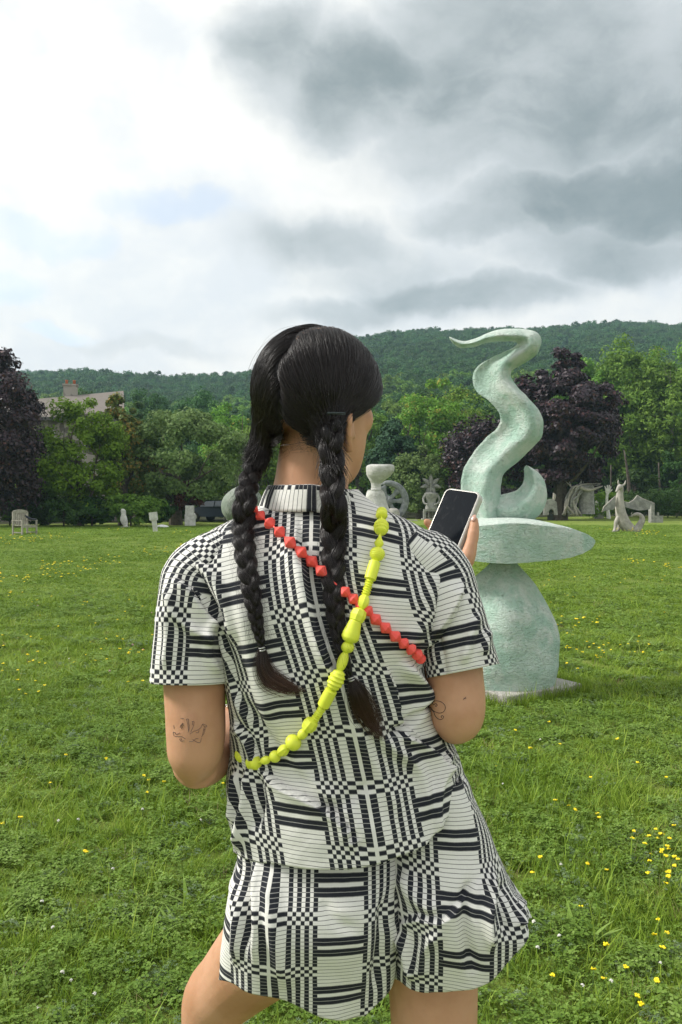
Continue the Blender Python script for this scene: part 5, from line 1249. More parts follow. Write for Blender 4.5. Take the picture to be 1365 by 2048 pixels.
    o = mesh("shorts", np.concatenate(Vs) - OW, Fs, WEAVE, woman, uv=np.concatenate(Us)); sd = o.modifiers.new("thickness", 'SOLIDIFY'); sd.thickness = .0022; sd.offset = -1
make_shorts()

# one surface to lay the straps and braids on
CV = np.concatenate([shirtV, SLV, SRV, COV]); o1 = len(shirtV); o2 = o1 + len(SLV); o3 = o2 + len(SRV)
CF = [tuple(f) for f in shirtF] + [tuple(i + o1 for i in f) for f in SLF] + [tuple(i + o2 for i in f) for f in SRF] + [tuple(i + o3 for i in f) for f in COF]
CLOTH_BVH = BVHTree.FromPolygons([tuple(v) for v in CV], CF)
# ------------------------------------------------------------------ hair
def hair_material(name, root, tip=None, rough=.33):
    m, t, b = material(name)
    co = t.node('ShaderNodeTexCoord').outputs['Object']
    c = t.mix(t.ss(t.noise(co, 40, 3), .35, .7), root, tuple(min(1, x * 1.7) for x in root))
    hi = t.node('ShaderNodeHairInfo'); c = t.mix(t.math('MULTIPLY', hi.outputs['Random'], .35), c, (.040, .026, .020))
    if tip: c = t.mix(t.ss(hi.outputs['Intercept'], .1, .8), c, tip)
    t.put(b.inputs['Base Color'], c); b.inputs['Roughness'].default_value = rough; b.inputs['Specular IOR Level'].default_value = .38
    return m
HAIRM = hair_material("black_hair", (.0070, .0062, .0070)); TAILM = hair_material("brown_tipped_hair", (.016, .010, .008), (.060, .030, .018))
SHELLM = plain("hair_underlayer", (.006, .0055, .006), .5, spec=.3)

def hair_curves(name, strands, radius, mat, parent, kind=None):
    """strands: (n, k, 3) array of world points"""
    st = np.asarray(strands, float); n, k, _ = st.shape
    hc = bpy.data.hair_curves.new(name); hc.add_curves([k] * n)
    hc.attributes['position'].data.foreach_set("vector", (st - OW).astype(np.float32).ravel()) if 'position' in hc.attributes else hc.position_data.foreach_set("vector", (st - OW).astype(np.float32).ravel())
    ra = hc.attributes.get('radius') or hc.attributes.new('radius', 'FLOAT', 'POINT')
    rr = np.broadcast_to(np.asarray(radius, float), (n, k)) if np.ndim(radius) < 2 else radius
    ra.data.foreach_set("value", np.ascontiguousarray(rr, np.float32).ravel())
    hc.materials.append(mat); o = bpy.data.objects.new(name, hc); C.objects.link(o)
    o.parent = parent; return o

hr = np.random.default_rng(12)
HC = np.array([0, -.006, .124]); HR = np.array([.0855, .1060, .1005])      # hair shell round the skull
def gather_local(p): return RH.T @ (np.asarray(p) - HO) + [0, 0, .128]
GR, GL = P(664, 862, 1.226), P(514, 908, 1.292)                            # where the two braids begin
gR, gL = gather_local(GR), gather_local(GL)
gR2, gL2 = gather_local(P(668, 948, 1.206)), gather_local(P(511, 926, 1.284))   # where the lowest hair joins
PART = .020
def pear(q):
    """hair follows the neck below the skull instead of tucking in under it"""
    q = np.array(q, float); h = q[..., 2]; k = np.clip((.105 - h) / .05, 0, 1); k = k * k * (3 - 2 * k)
    dx, dy = q[..., 0], q[..., 1] + .004; r0 = np.sqrt(dx * dx + dy * dy) + 1e-6
    rm_ = .067 + .05 * np.clip(h - .06, 0, 1); f = 1 + k * (np.maximum(1, rm_ / r0) - 1)
    q[..., 0] = dx * f; q[..., 1] = dy * f - .004; return q
def in_hair(p):
    """hairline: forehead, temples, behind the ears, nape"""
    x, y, h = p[..., 0], p[..., 1], p[..., 2]
    lim = np.where(h > .185, .078, np.where(h > .098, np.minimum(.006 + (h - .098) * .85, .078), -.030))
    nape = .018 + .05 * np.abs(x - PART) + .042 * np.exp(-((x - PART) / .017) ** 2)
    return (y < lim) & (h > nape)
def strands_for(n, lift, seed):
    r = np.random.default_rng(seed); out = []
    d = unit(r.normal(size=(n * 3, 3))); p = pear(HC + d * HR); ok = in_hair(p) & (d[:, 2] > -.96); d = d[ok][:n]
    part = PART * np.clip(.75 - d[:, 1], 0, 1) + .004 * np.sin(d[:, 2] * 9 + d[:, 1] * 3)                        # slightly uneven parting
    left = d[:, 0] * HR[0] < part
    k = 16; t = np.linspace(0, 1, k)
    low = np.clip((-d[:, 2] * 1.1 - d[:, 1] * .75 + .25 + r.normal(0, .10, len(d))) / 1.05, 0, 1)[:, None]
    g = np.where(left[:, None], gL * (1 - low) + gL2 * low, gR * (1 - low) + gR2 * low)
    dg = unit((g - HC) / HR)
    ang = np.arccos(np.clip(np.sum(d * dg, 1), -.999, .999))[:, None, None]
    tt = t[None, :, None]
    sl = (np.sin((1 - tt) * ang) * d[:, None] + np.sin(tt * ang) * dg[:, None]) / np.sin(ang)
    rad = 1 + lift * r.uniform(.2, 1, (len(d), 1, 1)) + .030 * np.sin(np.pi * np.clip(tt * 1.1, 0, 1)) * r.uniform(.6, 1.2, (len(d), 1, 1))
    rad = rad * np.where(left, .982, 1.0)[:, None, None]
    # the lobes swell before they are caught in the braid, the parting stays a groove
    groove = 1 - .045 * np.exp(-((sl[..., :1] * HR[0] - part[:, None, None]) / .006) ** 2)
    q = pear(HC + sl * HR * rad * groove)
    jit = r.normal(0, .0075, (len(d), 1, 3)); e = np.clip((tt - .62) / .38, 0, 1); e = e * e * (3 - 2 * e)
    q = q * (1 - e) + (g[:, None] + jit) * e
    wav = np.sin(tt * r.uniform(5, 12, (len(d), 1, 1)) + r.uniform(0, 6, (len(d), 1, 1))) * .0010
    q = q + wav * r.normal(size=(len(d), 1, 3))
    return head_pts(q.reshape(-1, 3)).reshape(len(d), k, 3)
# under-layer: a closed cap a little inside the strands
cap_t = np.linspace(0, np.pi, 40); cap_p = np.linspace(0, 2 * np.pi, 72, endpoint=False)
D_ = np.stack([np.outer(np.sin(cap_t), np.cos(cap_p)), np.outer(np.sin(cap_t), np.sin(cap_p)), np.repeat(np.cos(cap_t)[:, None], 72, 1)], -1).reshape(-1, 3)
Q_ = pear(HC + D_ * HR * .990); keep = in_hair(Q_) & (D_[:, 2] > -.86)
Q_ = pear(HC + D_ * HR * (.990 - .05 * np.exp(-((D_[:, :1] * HR[0] - PART * np.clip(.75 - D_[:, 1:2], 0, 1)) / .006) ** 2)))
hair = empty("hair", (0, 0, 0)); hair.parent = woman
fk = [f for f in grid_faces(40, 72, True) if all(keep[i] for i in f)]
mesh("under_layer", head_pts(Q_) - OW, fk, SHELLM, hair)
hair_curves("strand_mass", strands_for(17000, .028, 3), .00028 * np.r_[np.ones(14), .8, .6], HAIRM, hair, 'stuff')['kind'] = 'stuff'
# loose hairs standing off the crown and round the hairline
fl = strands_for(230, .05, 9); n_, k_, _ = fl.shape; fl = fl[:, :10]; f_ = np.linspace(0, 1, 10)[None, :, None] ** 1.5
fl = fl + f_ * hr.normal(0, .007, (n_, 1, 3)) + np.sin(np.linspace(0, 4, 10))[None, :, None] * hr.normal(0, .0025, (n_, 1, 3)) + f_ * np.array([0, 0, .006]); up = fl[:, :1, 2] > HO[2] - .05
hair_curves("flyaway_hairs", fl, .00010, HAIRM, hair)['kind'] = 'stuff'
nape = []
for k in range(110):
    x = hr.uniform(-.05, .05); a0 = head_pt(x, -.060 + .010 * hr.random(), hr.uniform(.018, .048)); g = GL if x < 0 else GR; e = a0 + (g - a0) * hr.uniform(.12, .38) + hr.normal(0, .006, 3) + [0, 0, -.006]
    nape.append(smooth_path([a0, (a0 + e) / 2 + hr.normal(0, .005, 3) - np.array([0, .006, 0]), e], 10))
hair_curves("nape_hairs", np.array(nape), .00009, HAIRM, hair)['kind'] = 'stuff'

def cloth_at(px, py, gap):
    q = on_body(px, py, CLOTH_BVH, 0)
    if q is None: q = P(px, py, 1.24)
    d = unit(np.array([(px - CX) / F, 1.0, -(py - HY) / F])); return q - d * gap

def braid(name, label, path, period, seed, tail_pts, tail_w, tail_curl):
    """three-strand plait; path rows (px, py, half width px, Y or None = lying on the cloth)"""
    root = empty(name, (0, 0, 0)); root.parent = woman; root['label'] = label
    pts = []
    for px, py, hw, Y in path:
        w = hw / F * 1.06
        p = P(px, py, Y) if Y else cloth_at(px, py, w * .62)
        pts.append(list(p) + [w])
    q = smooth_path(pts, 150); c, w = q[:, :3], q[:, 3]
    for _ in range(6): c[1:-1] = (c[1:-1] * 2 + c[:-2] + c[2:]) / 4
    T = unit(np.gradient(c, axis=0)); view = unit(c - np.array([0, 0, CH])); side = unit(np.cross(T, view)); dep = np.cross(side, T)
    s = np.r_[0, np.cumsum(np.linalg.norm(np.diff(c, axis=0), axis=1) / (w[1:] * period))]      # strand phase follows the width
    r = np.random.default_rng(seed); cur = []
    for k in range(3):
        ph_ = 2 * np.pi * (s + k / 3)
        cc = c + side * (np.sin(ph_) * w * .50)[:, None] + dep * (np.sin(2 * ph_) * w * .26)[:, None]
        rad = w * .54
        V, Fc = tube(cc, np.stack([rad * .90, rad * .90], 1), 14, up=None); mesh("plait", V - OW, Fc, SHELLM, root)
        Tt, N, B = frames(cc); m = 620
        a = r.uniform(0, 2 * np.pi, m); L0 = r.integers(0, 110, m); ln = 40
        for i in range(m):
            j = np.arange(L0[i], min(L0[i] + ln, 150)); 
            if len(j) < ln: j = np.arange(150 - ln, 150)
            tw = a[i] + (j - j[0]) * .020; rr = rad[j] * (1 + .05 * np.sin(np.linspace(0, np.pi, ln)) + r.normal(0, .02)) * np.where(True, 1, 1)
            st = cc[j] + N[j] * (np.cos(tw) * rr)[:, None] + B[j] * (np.sin(tw) * rr)[:, None]
            cur.append(st[::3][:13] if len(st[::3]) >= 13 else st[:13])
    hair_curves("plait_strands", np.array(cur), .00026, HAIRM, root)['kind'] = 'stuff'
    fz = []
    for i in range(480):
        j = r.integers(0, 140); d = side[j] * r.normal() + dep[j] * -abs(r.normal()) * .6; d = unit(d); p0 = c[j] + d * w[j] * .95
        e = p0 + d * r.uniform(.002, .012) + T[j] * r.uniform(.006, .030); fz.append(smooth_path([p0, (p0 + e) / 2 + d * .003, e], 7))
    hair_curves("frizz", np.array(fz), .00008, HAIRM, root)['kind'] = 'stuff'
    # clear elastic and the loose tuft below it
    e = c[-1]; Tn = T[-1]
    for off in (-.002, .0015):
        ring = e + Tn * off + side[-1] * (np.cos(np.linspace(0, 6.283, 20))[:, None] * w[-1] * .85) + dep[-1] * (np.sin(np.linspace(0, 6.283, 20))[:, None] * w[-1] * .8)
        V, Fc = tube(ring, np.full(20, .0011), 6); mesh("hair_tie", V - OW, Fc, ELASTIC, root)
    tp = [list(e) + [w[-1] * .7]]
    for (px, py), hw in zip(tail_pts, tail_w): tp.append(list(cloth_at(px, py, .006)) + [hw / F * 1.2])
    tq = smooth_path(tp, 26); st = []
    for i in range(620):
        a, b = r.normal(0, .55), r.normal(0, .38); k = np.linspace(0, 1, 26); off = side[-1] * a + np.array([0, -1.0, 0]) * abs(b) * .8
        wid = tq[:, 3]; cut = int(r.integers(15, 27)); q_ = tq[:, :3] + off * wid[:, None] + (k ** 2)[:, None] * r.normal(0, .0022, 3) + np.sin(k * 5 + r.uniform(0, 6))[:, None] * r.normal(0, .0007, 3)
        dirn = unit(np.gradient(tq[:, :3], axis=0)); sd = unit(np.cross(dirn, np.array([0, 1.0, 0]))); q_ = tq[:, :3] + sd * (a * wid)[:, None] + np.array([0, -1, 0]) * (abs(b) * wid * .6)[:, None] + (k ** 2)[:, None] * r.normal(0, .0024, 3)
        idx = np.linspace(0, cut - 1, 14); st.append(np.stack([np.interp(idx, np.arange(26), q_[:, d_]) for d_ in range(3)], -1))
    hair_curves("tuft", np.array(st), .00022 * np.r_[np.ones(9), .9, .8, .65, .5, .3], TAILM, root)['kind'] = 'stuff'
    return root
ELASTIC = plain("clear_elastic", (.45, .45, .45), .15, spec=.7)
braid("braid", "braid on the right, thicker, hanging to the waist", [(664, 846, 25, 1.224), (663, 880, 27, 1.214), (664, 920, 28, 1.212), (665, 965, 28, 1.206), (668, 1010, 29, 1.192), (668, 1060, 29, None), (668, 1110, 28, None), (667, 1160, 26, None), (669, 1205, 22, None), (675, 1255, 18, None), (684, 1300, 14, None), (695, 1335, 10, None), (703, 1358, 7, None)],
      5.7, 5, [(712, 1378), (726, 1412), (744, 1446), (764, 1478)], [11, 17, 15, 6], 0)
braid("braid", "braid on the left, thinner and looser, ending in a curled tuft", [(516, 898, 21, 1.295), (508, 930, 23, 1.283), (497, 970, 25, 1.262), (490, 1010, 27, 1.235), (487, 1050, 26, None), (489, 1090, 25, None), (494, 1130, 23, None), (501, 1170, 21, None), (508, 1210, 18, None), (515, 1250, 14, None), (521, 1280, 10, None), (525, 1298, 7, None)],
      5.2, 6, [(527, 1325), (538, 1352), (568, 1370), (606, 1384)], [10, 14, 13, 5], 1)

# ------------------------------------------------------------------ straps of beads, phone and small things she wears
def bead_paint(name, col, rough=.45):
    m, t, b = material(name); co = t.node('ShaderNodeTexCoord').outputs['Object']
    t.put(b.inputs['Base Color'], t.mix(t.noise(co, 300, 3), tuple(c * .93 for c in col), col)); b.inputs['Roughness'].default_value = rough; b.inputs['Specular IOR Level'].default_value = .4
    b.inputs['Subsurface Weight'].default_value = .06; b.inputs['Subsurface Scale'].default_value = .003
    return m
NEON_Y = bead_paint("neon_yellow_beads", (.80, .87, .075)); NEON_R = bead_paint("neon_coral_beads", (.95, .110, .088))

def bead_profile(kind):
    s = np.linspace(0, 1, 25); z = s * 2 - 1
    if kind == 'sphere': r = np.sqrt(np.maximum(1 - z * z, 0))
    elif kind == 'oval': r = np.sqrt(np.maximum(1 - z * z, 0)) ** .9
    elif kind == 'ribbed': r = np.sqrt(np.maximum(1 - z * z, 0)) ** .75 * (1 - .10 * (np.cos(z * np.pi * 5) < -.2)); r = np.sqrt(np.maximum(1 - (z * .93) ** 2, 0)) ** .8 * (.93 + .07 * np.cos(z * np.pi * 5))
    elif kind == 'fine': r = np.sqrt(np.maximum(1 - z * z, 0)) * (.97 + .03 * np.cos(z * np.pi * 9))
    elif kind == 'cylinder': r = np.where(np.abs(z) > .94, .80, .98 + .02 * np.cos(z * 3))
    elif kind == 'stack': r = .80 + .20 * np.cos(z * np.pi * 7)
    elif kind == 'drop': r = np.interp(z, [-1, -.5, -.1, .3, .7, 1], [.28, .46, .78, 1, .82, .35])
    elif kind == 'cone': r = np.interp(z, [-1, -.95, -.4, .2, .6, .9, 1], [.52, .66, .80, .97, 1, .74, .4])
    elif kind == 'knob': r = np.interp(z, [-1, -.7, -.2, .1, .5, .8, 1], [.45, .85, .95, .82, 1, .85, .4])
    elif kind == 'chunky': r = np.interp(z, [-1, -.75, 0, .75, 1], [.45, .86, 1, .86, .45])
    elif kind == 'bicone': r = np.interp(z, [-1, -.06, .06, 1], [.26, .98, .98, .26])
    r = np.maximum(r, .12)
    return np.stack([r, z], -1)
BEAD_ME = {}
def bead(kind, mat, c, axis, length, width, parent, facets=0):
    key = (kind, mat.name, facets)
    if key not in BEAD_ME:
        V, Fc = lathe(bead_profile(kind), 8 if facets else (9 if kind == 'bicone' else 20)); me = bpy.data.meshes.new("bead"); me.from_pydata([tuple(v) for v in V], [], Fc)
        smooth = not facets and kind != 'bicone'; me.polygons.foreach_set("use_smooth", [True] * len(me.polygons))
        try: me.set_sharp_from_angle(angle=math.radians(28 if not smooth else 50))
        except Exception: pass
        me.materials.append(mat); BEAD_ME[key] = me
    o = bpy.data.objects.new("bead", BEAD_ME[key]); C.objects.link(o); o.parent = parent
    ax_ = Vector(axis).normalized(); R = ax_.to_track_quat('Z', 'Y').to_matrix().to_4x4()
    o.matrix_local = Matrix.Translation(Vector(np.asarray(c) - np.array(parent.location))) @ R @ Matrix.Diagonal((width / 2, width / 2, length / 2, 1))
    return o
def strap(name, label, rows, mat, Yfix={}):
    root = empty(name, (0, 1.2, 1.3)); tag(root, label, "bead strap")
    k = 1.215 / F; kw = k * 1.12; pos = []
    for i, (px, py, ln, wd, kd) in enumerate(rows):
        pos.append(P(px, py, Yfix[i]) if i in Yfix else cloth_at(px, py, wd * k * .5))
    pos = np.array(pos); Y = pos[:, 1].copy()
    sm_ = np.array([np.min(Y[max(0, i - 1):i + 2]) * .5 + Y[i] * .5 for i in range(len(Y))])
    pos = np.array([P(r_[0], r_[1], y) for r_, y in zip(rows, sm_)])
    for i, (px, py, ln, wd, kd) in enumerate(rows):
        a, b = pos[max(i - 1, 0)], pos[min(i + 1, len(pos) - 1)]; ax_ = b - a
        bead('oval' if kd == 'facet' else ('chunky' if kd == 'chunkf' else kd), mat, pos[i], ax_, ln * k, wd * kw, root, 8 if kd in ('facet', 'chunkf') else 0)
    V, Fc = tube(smooth_path(pos, len(pos) * 3), np.full(len(pos) * 3, .0014), 6); mesh("cord", V - np.array(root.location), Fc, mat, root)
    return root
YB = [(764, 1027, 27, 22, 'knob'), (763, 1054, 34, 28, 'ribbed'), (759, 1083, 27, 17, 'drop'), (755, 1108, 29, 28, 'fine'), (745.5, 1141, 39, 21, 'cylinder'), (736, 1174, 35, 16, 'stack'), (727, 1204, 31, 21, 'facet'), (716.5, 1231, 28, 28, 'chunkf'), (705, 1262, 45, 31, 'cone'), (695.5, 1294, 24, 23, 'sphere'), (685.5, 1323, 40, 18, 'oval'), (672.6, 1360, 39, 29, 'ribbed'), (655, 1396, 38, 22, 'cylinder'), (637, 1428, 32, 15, 'stack'),
      (620, 1450, 27, 26, 'chunkf'), (606, 1468, 23, 17, 'oval'), (587, 1485, 29, 29, 'sphere'), (567, 1501, 27, 20, 'facet'), (550.5, 1513, 23, 21, 'sphere'), (531.5, 1520.5, 23, 15, 'oval'), (509, 1525, 33, 27, 'knob'), (484, 1511, 34, 25, 'ribbed'), (477, 1488, 22, 16, 'oval'), (474, 1467, 24, 19, 'knob'), (472, 1447, 20, 13, 'oval')]
strap("bead_strap", "neon yellow strap of mixed wooden beads slung from the right shoulder to the left waist", YB, NEON_Y, {0: 1.262, 20: 1.225, 21: 1.245, 22: 1.275, 23: 1.30, 24: 1.33})
RB = [(509, 1017, 22, 15, 'bicone'), (521, 1031, 23, 22, 'bicone'), (540, 1046.5, 25, 24, 'bicone'), (560, 1064, 26, 24, 'bicone'), (581, 1085, 28, 24, 'bicone'), (602.5, 1104, 28, 24, 'bicone'), (624, 1123, 28, 24, 'bicone'), (643, 1142, 27, 23, 'bicone'), (690.5, 1184, 25, 22, 'bicone'), (707, 1198, 25, 22, 'bicone'), (721, 1210, 25, 22, 'bicone'), (736, 1222, 25, 22, 'bicone'),
      (752, 1239, 27, 23, 'bicone'), (772, 1256, 26, 23, 'bicone'), (791, 1273, 26, 23, 'bicone'), (808, 1287, 24, 22, 'bicone'), (823, 1299, 22, 22, 'bicone'), (835, 1309, 20, 22, 'bicone'), (842, 1318, 18, 20, 'bicone')]
strap("bead_strap", "coral red strap of faceted beads running from the left collar to the right armpit", RB, NEON_R)

def phone():
    root = empty("phone", tuple(PC)); tag(root, "dark screened smartphone in a clear case held up in the woman's right hand", "phone")
    M_ = np.stack([PW, PL, PN], 1)
    def slab(name, w, h, d, n0, rad, mat, seg=6):
        pts = []
        for cx_, cy_, a0 in ((w / 2 - rad, h / 2 - rad, 0), (-w / 2 + rad, h / 2 - rad, 90), (-w / 2 + rad, -h / 2 + rad, 180), (w / 2 - rad, -h / 2 + rad, 270)):
            for k in range(seg + 1): a = math.radians(a0 + 90 * k / seg); pts.append((cx_ + rad * math.cos(a), cy_ + rad * math.sin(a)))
        n = len(pts); ins = min(.0012, d * .3)
        V = [(x, y, n0 - d) for x, y in pts] + [(x, y, n0 - ins) for x, y in pts] + [(x * (1 - 2 * ins / w), y * (1 - 2 * ins / h), n0) for x, y in pts]
        Fc = grid_faces(3, n, True) + [tuple(range(n - 1, -1, -1)), tuple(2 * n + j for j in range(n))]
        return mesh(name, np.array(V) @ M_.T, Fc, mat, root, sharp=35)
    m, t, b = material("clear_case"); t.put(b.inputs['Base Color'], (.72, .71, .66)); b.inputs['Roughness'].default_value = .18; b.inputs['Transmission Weight'].default_value = .35; b.inputs['IOR'].default_value = 1.3
    slab("case", .0730, .1485, .0125, .0010, .0115, m)
    slab("body", .0700, .1455, .0040, .0019, .0100, plain("phone_frame", (.55, .53, .48), .3, metal=.6))
    gm, t, b = material("dark_glass"); co = t.node('ShaderNodeTexCoord').outputs['Object']
    k = t.ss(t.noise(t.vmath('MULTIPLY', co, (1, 1, .5)), 70, 4, .6, .8), .52, .75); t.put(b.inputs['Base Color'], (.004, .006, .009)); b.inputs['Roughness'].default_value = .10
    t.put(b.inputs['Roughness'], t.ss(k, 0, 1, .08, .13)); b.inputs['Specular IOR Level'].default_value = .28
    slab("screen", .0660, .1415, .0008, .0025, .0085, gm)
    for l in (.012, .030): MBx = MB(); MBx.box(ph(.0378, l, -.006) - PC, (.0012, .013, .003), M_); MBx.build("side_button", plain("case_button", (.6, .58, .52), .3), root)
phone()

def bracelet():
    silver = plain("silver_chain", (.72, .71, .68), .2, metal=1.0); gold = plain("small_gold_clasp", (.75, .55, .25), .25, metal=1.0)
    c, nx = P(460, 1448, 1.443), unit(P(478, 1428, 1.49) - P(447, 1468, 1.40)); u_ = unit(np.cross(nx, [0, 0, 1.0])); v_ = np.cross(nx, u_)
    root = empty("bracelet", tuple(c)); tag(root, "fine silver chain bracelet on the woman's left wrist beside the elbow", "bracelet")
    V, Fc = lathe([(.0022 + .0009 * math.cos(a), .0009 * math.sin(a)) for a in np.linspace(0, 6.283, 7)][:-1] , 8)
    Fc = Fc[:-2] + [(40 + j, 40 + (j + 1) % 8, (j + 1) % 8, j) for j in range(8)]
    lm = bpy.data.meshes.new("link"); lm.from_pydata([tuple(x) for x in V * [1.6, 1, 1]], [], Fc); lm.polygons.foreach_set("use_smooth", [True] * len(lm.polygons)); lm.materials.append(silver)
    for k in range(44):
        a = k / 44 * 6.283; o = bpy.data.objects.new("link", lm); C.objects.link(o); o.parent = root
        tdir = -u_ * math.sin(a) + v_ * math.cos(a); rdir = u_ * math.cos(a) + v_ * math.sin(a); z = rdir if k % 2 else nx
        R = Matrix(np.stack([tdir, np.cross(z, tdir), z], 1).tolist()).to_4x4(); o.matrix_local = Matrix.Translation(Vector(rdir * .0315 + nx * .004 * math.sin(a * 2))) @ R
    V, Fc = lathe([(.001, -.004), (.0028, -.002), (.0028, .002), (.001, .004)], 8); mesh("clasp", V + u_ * .0 - v_ * .031 - nx * .002, Fc, gold, root)
bracelet()
pp = [P(655, 825, 1.2105), P(672, 825, 1.2095), P(691, 826, 1.2125)]
hp = empty("hairpin", tuple(pp[0])); tag(hp, "thin grey metal hairpin pushed level into the hair above the right braid", "hairpin")
MB().tube(np.array(pp) - pp[0], np.full(3, .0005), 6).tube(np.array(pp) - pp[0] + [0, .001, -.0018], np.full(3, .0005), 6).build("pin", plain("pin_metal", (.12, .15, .17), .35, metal=.8), hp)
# ------------------------------------------------------------------ grass, clover and flowers
def blade_material(name, stops, rough=.5, transl=.25):
    m, t, b = material(name)
    r = t.node('ShaderNodeNewGeometry').outputs['Random Per Island']; oi = t.node('ShaderNodeObjectInfo').outputs['Random']
    pos = t.node('ShaderNodeNewGeometry').outputs['Position']
    patch = t.noise(pos, .9, 4, .6)
    k = t.math('ADD', t.math('MULTIPLY', r, .55), t.math('ADD', t.math('MULTIPLY', oi, .25), t.math('MULTIPLY', t.math('SUBTRACT', patch, .4), .9)), clamp=True)
    c = t.ramp(k, stops).outputs[0]
    t.put(b.inputs['Base Color'], c); b.inputs['Roughness'].default_value = rough; b.inputs['Specular IOR Level'].default_value = .12
    tr = t.node('ShaderNodeBsdfTranslucent'); t.put(tr.inputs[0], c); mx = t.node('ShaderNodeMixShader'); mx.inputs[0].default_value = transl
    t.l.new(b.outputs[0], mx.inputs[1]); t.l.new(tr.outputs[0], mx.inputs[2]); t.l.new(mx.outputs[0], t.n.get('Material Output').inputs[0])
    return m
GRASSM = blade_material("grass_blades", [(0, (.085, .160, .016)), (.35, (.170, .280, .028)), (.7, (.280, .395, .052)), (.9, (.350, .430, .085)), (1, (.46, .42, .18))])
CLOVM = blade_material("clover_leaves", [(0, (.085, .160, .024)), (.5, (.160, .260, .042)), (1, (.270, .370, .110))], .55, .2)
GREYM = blade_material("grey_green_leaves", [(0, (.100, .165, .085)), (.6, (.175, .245, .130)), (1, (.30, .36, .22))], .6, .15)
STRAW = blade_material("dry_blades", [(0, (.22, .17, .08)), (1, (.42, .36, .20))], .7, .1)

def blades(n, rad, h0, h1, w, seed, lean=.55, seg=4):
    r = np.random.default_rng(seed); V = []; Fc = []
    for i in range(n):
        a = r.uniform(0, 6.283); d = np.array([math.cos(a), math.sin(a), 0]); b = r.normal(0, rad * .5, 3) * [1, 1, 0]; h = r.uniform(h0, h1); ww = w * r.uniform(.6, 1.3); ln = lean * r.uniform(.2, 1.3); sd = np.array([-d[1], d[0], 0]); sd = unit(sd + d * r.normal(0, .6))
        k0 = len(V)
        for j in range(seg + 1):
            s = j / seg; p = b + d * h * ln * s ** 1.8 + np.array([0, 0, h * (s - .22 * ln * s * s) - .01]); wj = ww * (1 - s ** 1.6) * (.75 + .5 * min(1, s * 3)) + .0001
            V += [p - sd * wj / 2, p + sd * wj / 2]
        Fc += [(k0 + 2 * j, k0 + 2 * j + 1, k0 + 2 * j + 3, k0 + 2 * j + 2) for j in range(seg)]
    return np.array(V), np.array(Fc)
def leaflets(n, rad, h0, h1, size, seed, per=3, aspect=.75):
    r = np.random.default_rng(seed); V = []; Fc = []
    for i in range(n):
        b = r.normal(0, rad * .55, 3) * [1, 1, 0]; h = r.uniform(h0, h1); a0 = r.uniform(0, 6.283); c = b + np.array([r.normal(0, .008), r.normal(0, .008), h]); nrm = unit(np.array([r.normal(0, .35), r.normal(0, .35), 1])); s0 = size * r.uniform(.6, 1.25)
        for k in range(per):
            a = a0 + k * 6.283 / per + r.normal(0, .12); d = np.array([math.cos(a), math.sin(a), 0]); d = unit(d - nrm * (d @ nrm)); sd = np.cross(nrm, d); k0 = len(V)
            V += [c, c + d * s0 * .55 + sd * s0 * aspect * .5 + nrm * s0 * .12, c + d * s0 * 1.0 + sd * s0 * aspect * .22 + nrm * s0 * .05, c + d * s0 * 1.0 - sd * s0 * aspect * .22 + nrm * s0 * .05, c + d * s0 * .55 - sd * s0 * aspect * .5 + nrm * s0 * .12, c + d * s0 * .55]
            Fc += [(k0, k0 + 5, k0 + 1, k0 + 1), (k0 + 1, k0 + 5, k0 + 2, k0 + 2), (k0 + 5, k0 + 3, k0 + 2, k0 + 2), (k0 + 5, k0 + 4, k0 + 3, k0 + 3), (k0, k0 + 4, k0 + 5, k0 + 5)]
    return np.array(V), np.array([f[:3] for f in Fc])
def src_mesh(nm, parts):
    ms = []; Vs = []; Fs = []; base = 0; mats = []
    me = bpy.data.meshes.new(nm); allf = []; mi = []
    for (V, Fc), m in parts:
        if m not in mats: mats.append(m); me.materials.append(m)
        Vs.append(V); allf += [tuple(int(i) + base for i in f) for f in Fc]; mi += [mats.index(m)] * len(Fc); base += len(V)
    me.from_pydata([tuple(v) for v in np.concatenate(Vs)], [], allf); me.polygons.foreach_set("material_index", mi); me.polygons.foreach_set("use_smooth", [True] * len(allf)); me.update(); return me
TUFTS = [src_mesh("tuft", [(blades(34, .05, .035, .085, .0032, 300 + i, .7), GRASSM)]) for i in range(4)]                                        # 0-3 short lawn grass
TUFTS += [src_mesh("tuft", [(blades(13, .05, .07, .15, .0042, 310 + i, .45), GRASSM), (blades(14, .05, .03, .07, .003, 315 + i, .8), GRASSM)]) for i in range(2)]      # 4-5 longer blades
TUFTS += [src_mesh("tuft", [(leaflets(34, .05, .018, .060, .0105, 320 + i), CLOVM), (blades(6, .05, .04, .08, .003, 325 + i), GRASSM)]) for i in range(3)]              # 6-8 clover
TUFTS += [src_mesh("tuft", [(leaflets(46, .05, .015, .055, .0070, 330 + i, 5, .42), GREYM if i else CLOVM)]) for i in range(2)]                  # 9-10 trefoil / grey herb
TUFTS += [src_mesh("tuft", [(blades(9, .02, .05, .10, .016, 340, 1.15, 5), CLOVM)])]                                                           # 11 broad rosette
TUFTS += [src_mesh("tuft", [(blades(16, .05, .04, .10, .0022, 350, .9), STRAW), (blades(10, .05, .03, .07, .003, 351, .8), GRASSM)])]           # 12 dry
FARW = [src_mesh("tuft", [(blades(60, .22, .03, .075, .008, 360 + i, .8, 2), GRASSM), (leaflets(20, .22, .02, .05, .022, 365 + i), CLOVM)]) for i in range(3)]           # 13-15 for the distance
TUFTS += FARW
SX, SY = P(1006, 1000, 6.3)[0] + .03, 6.36
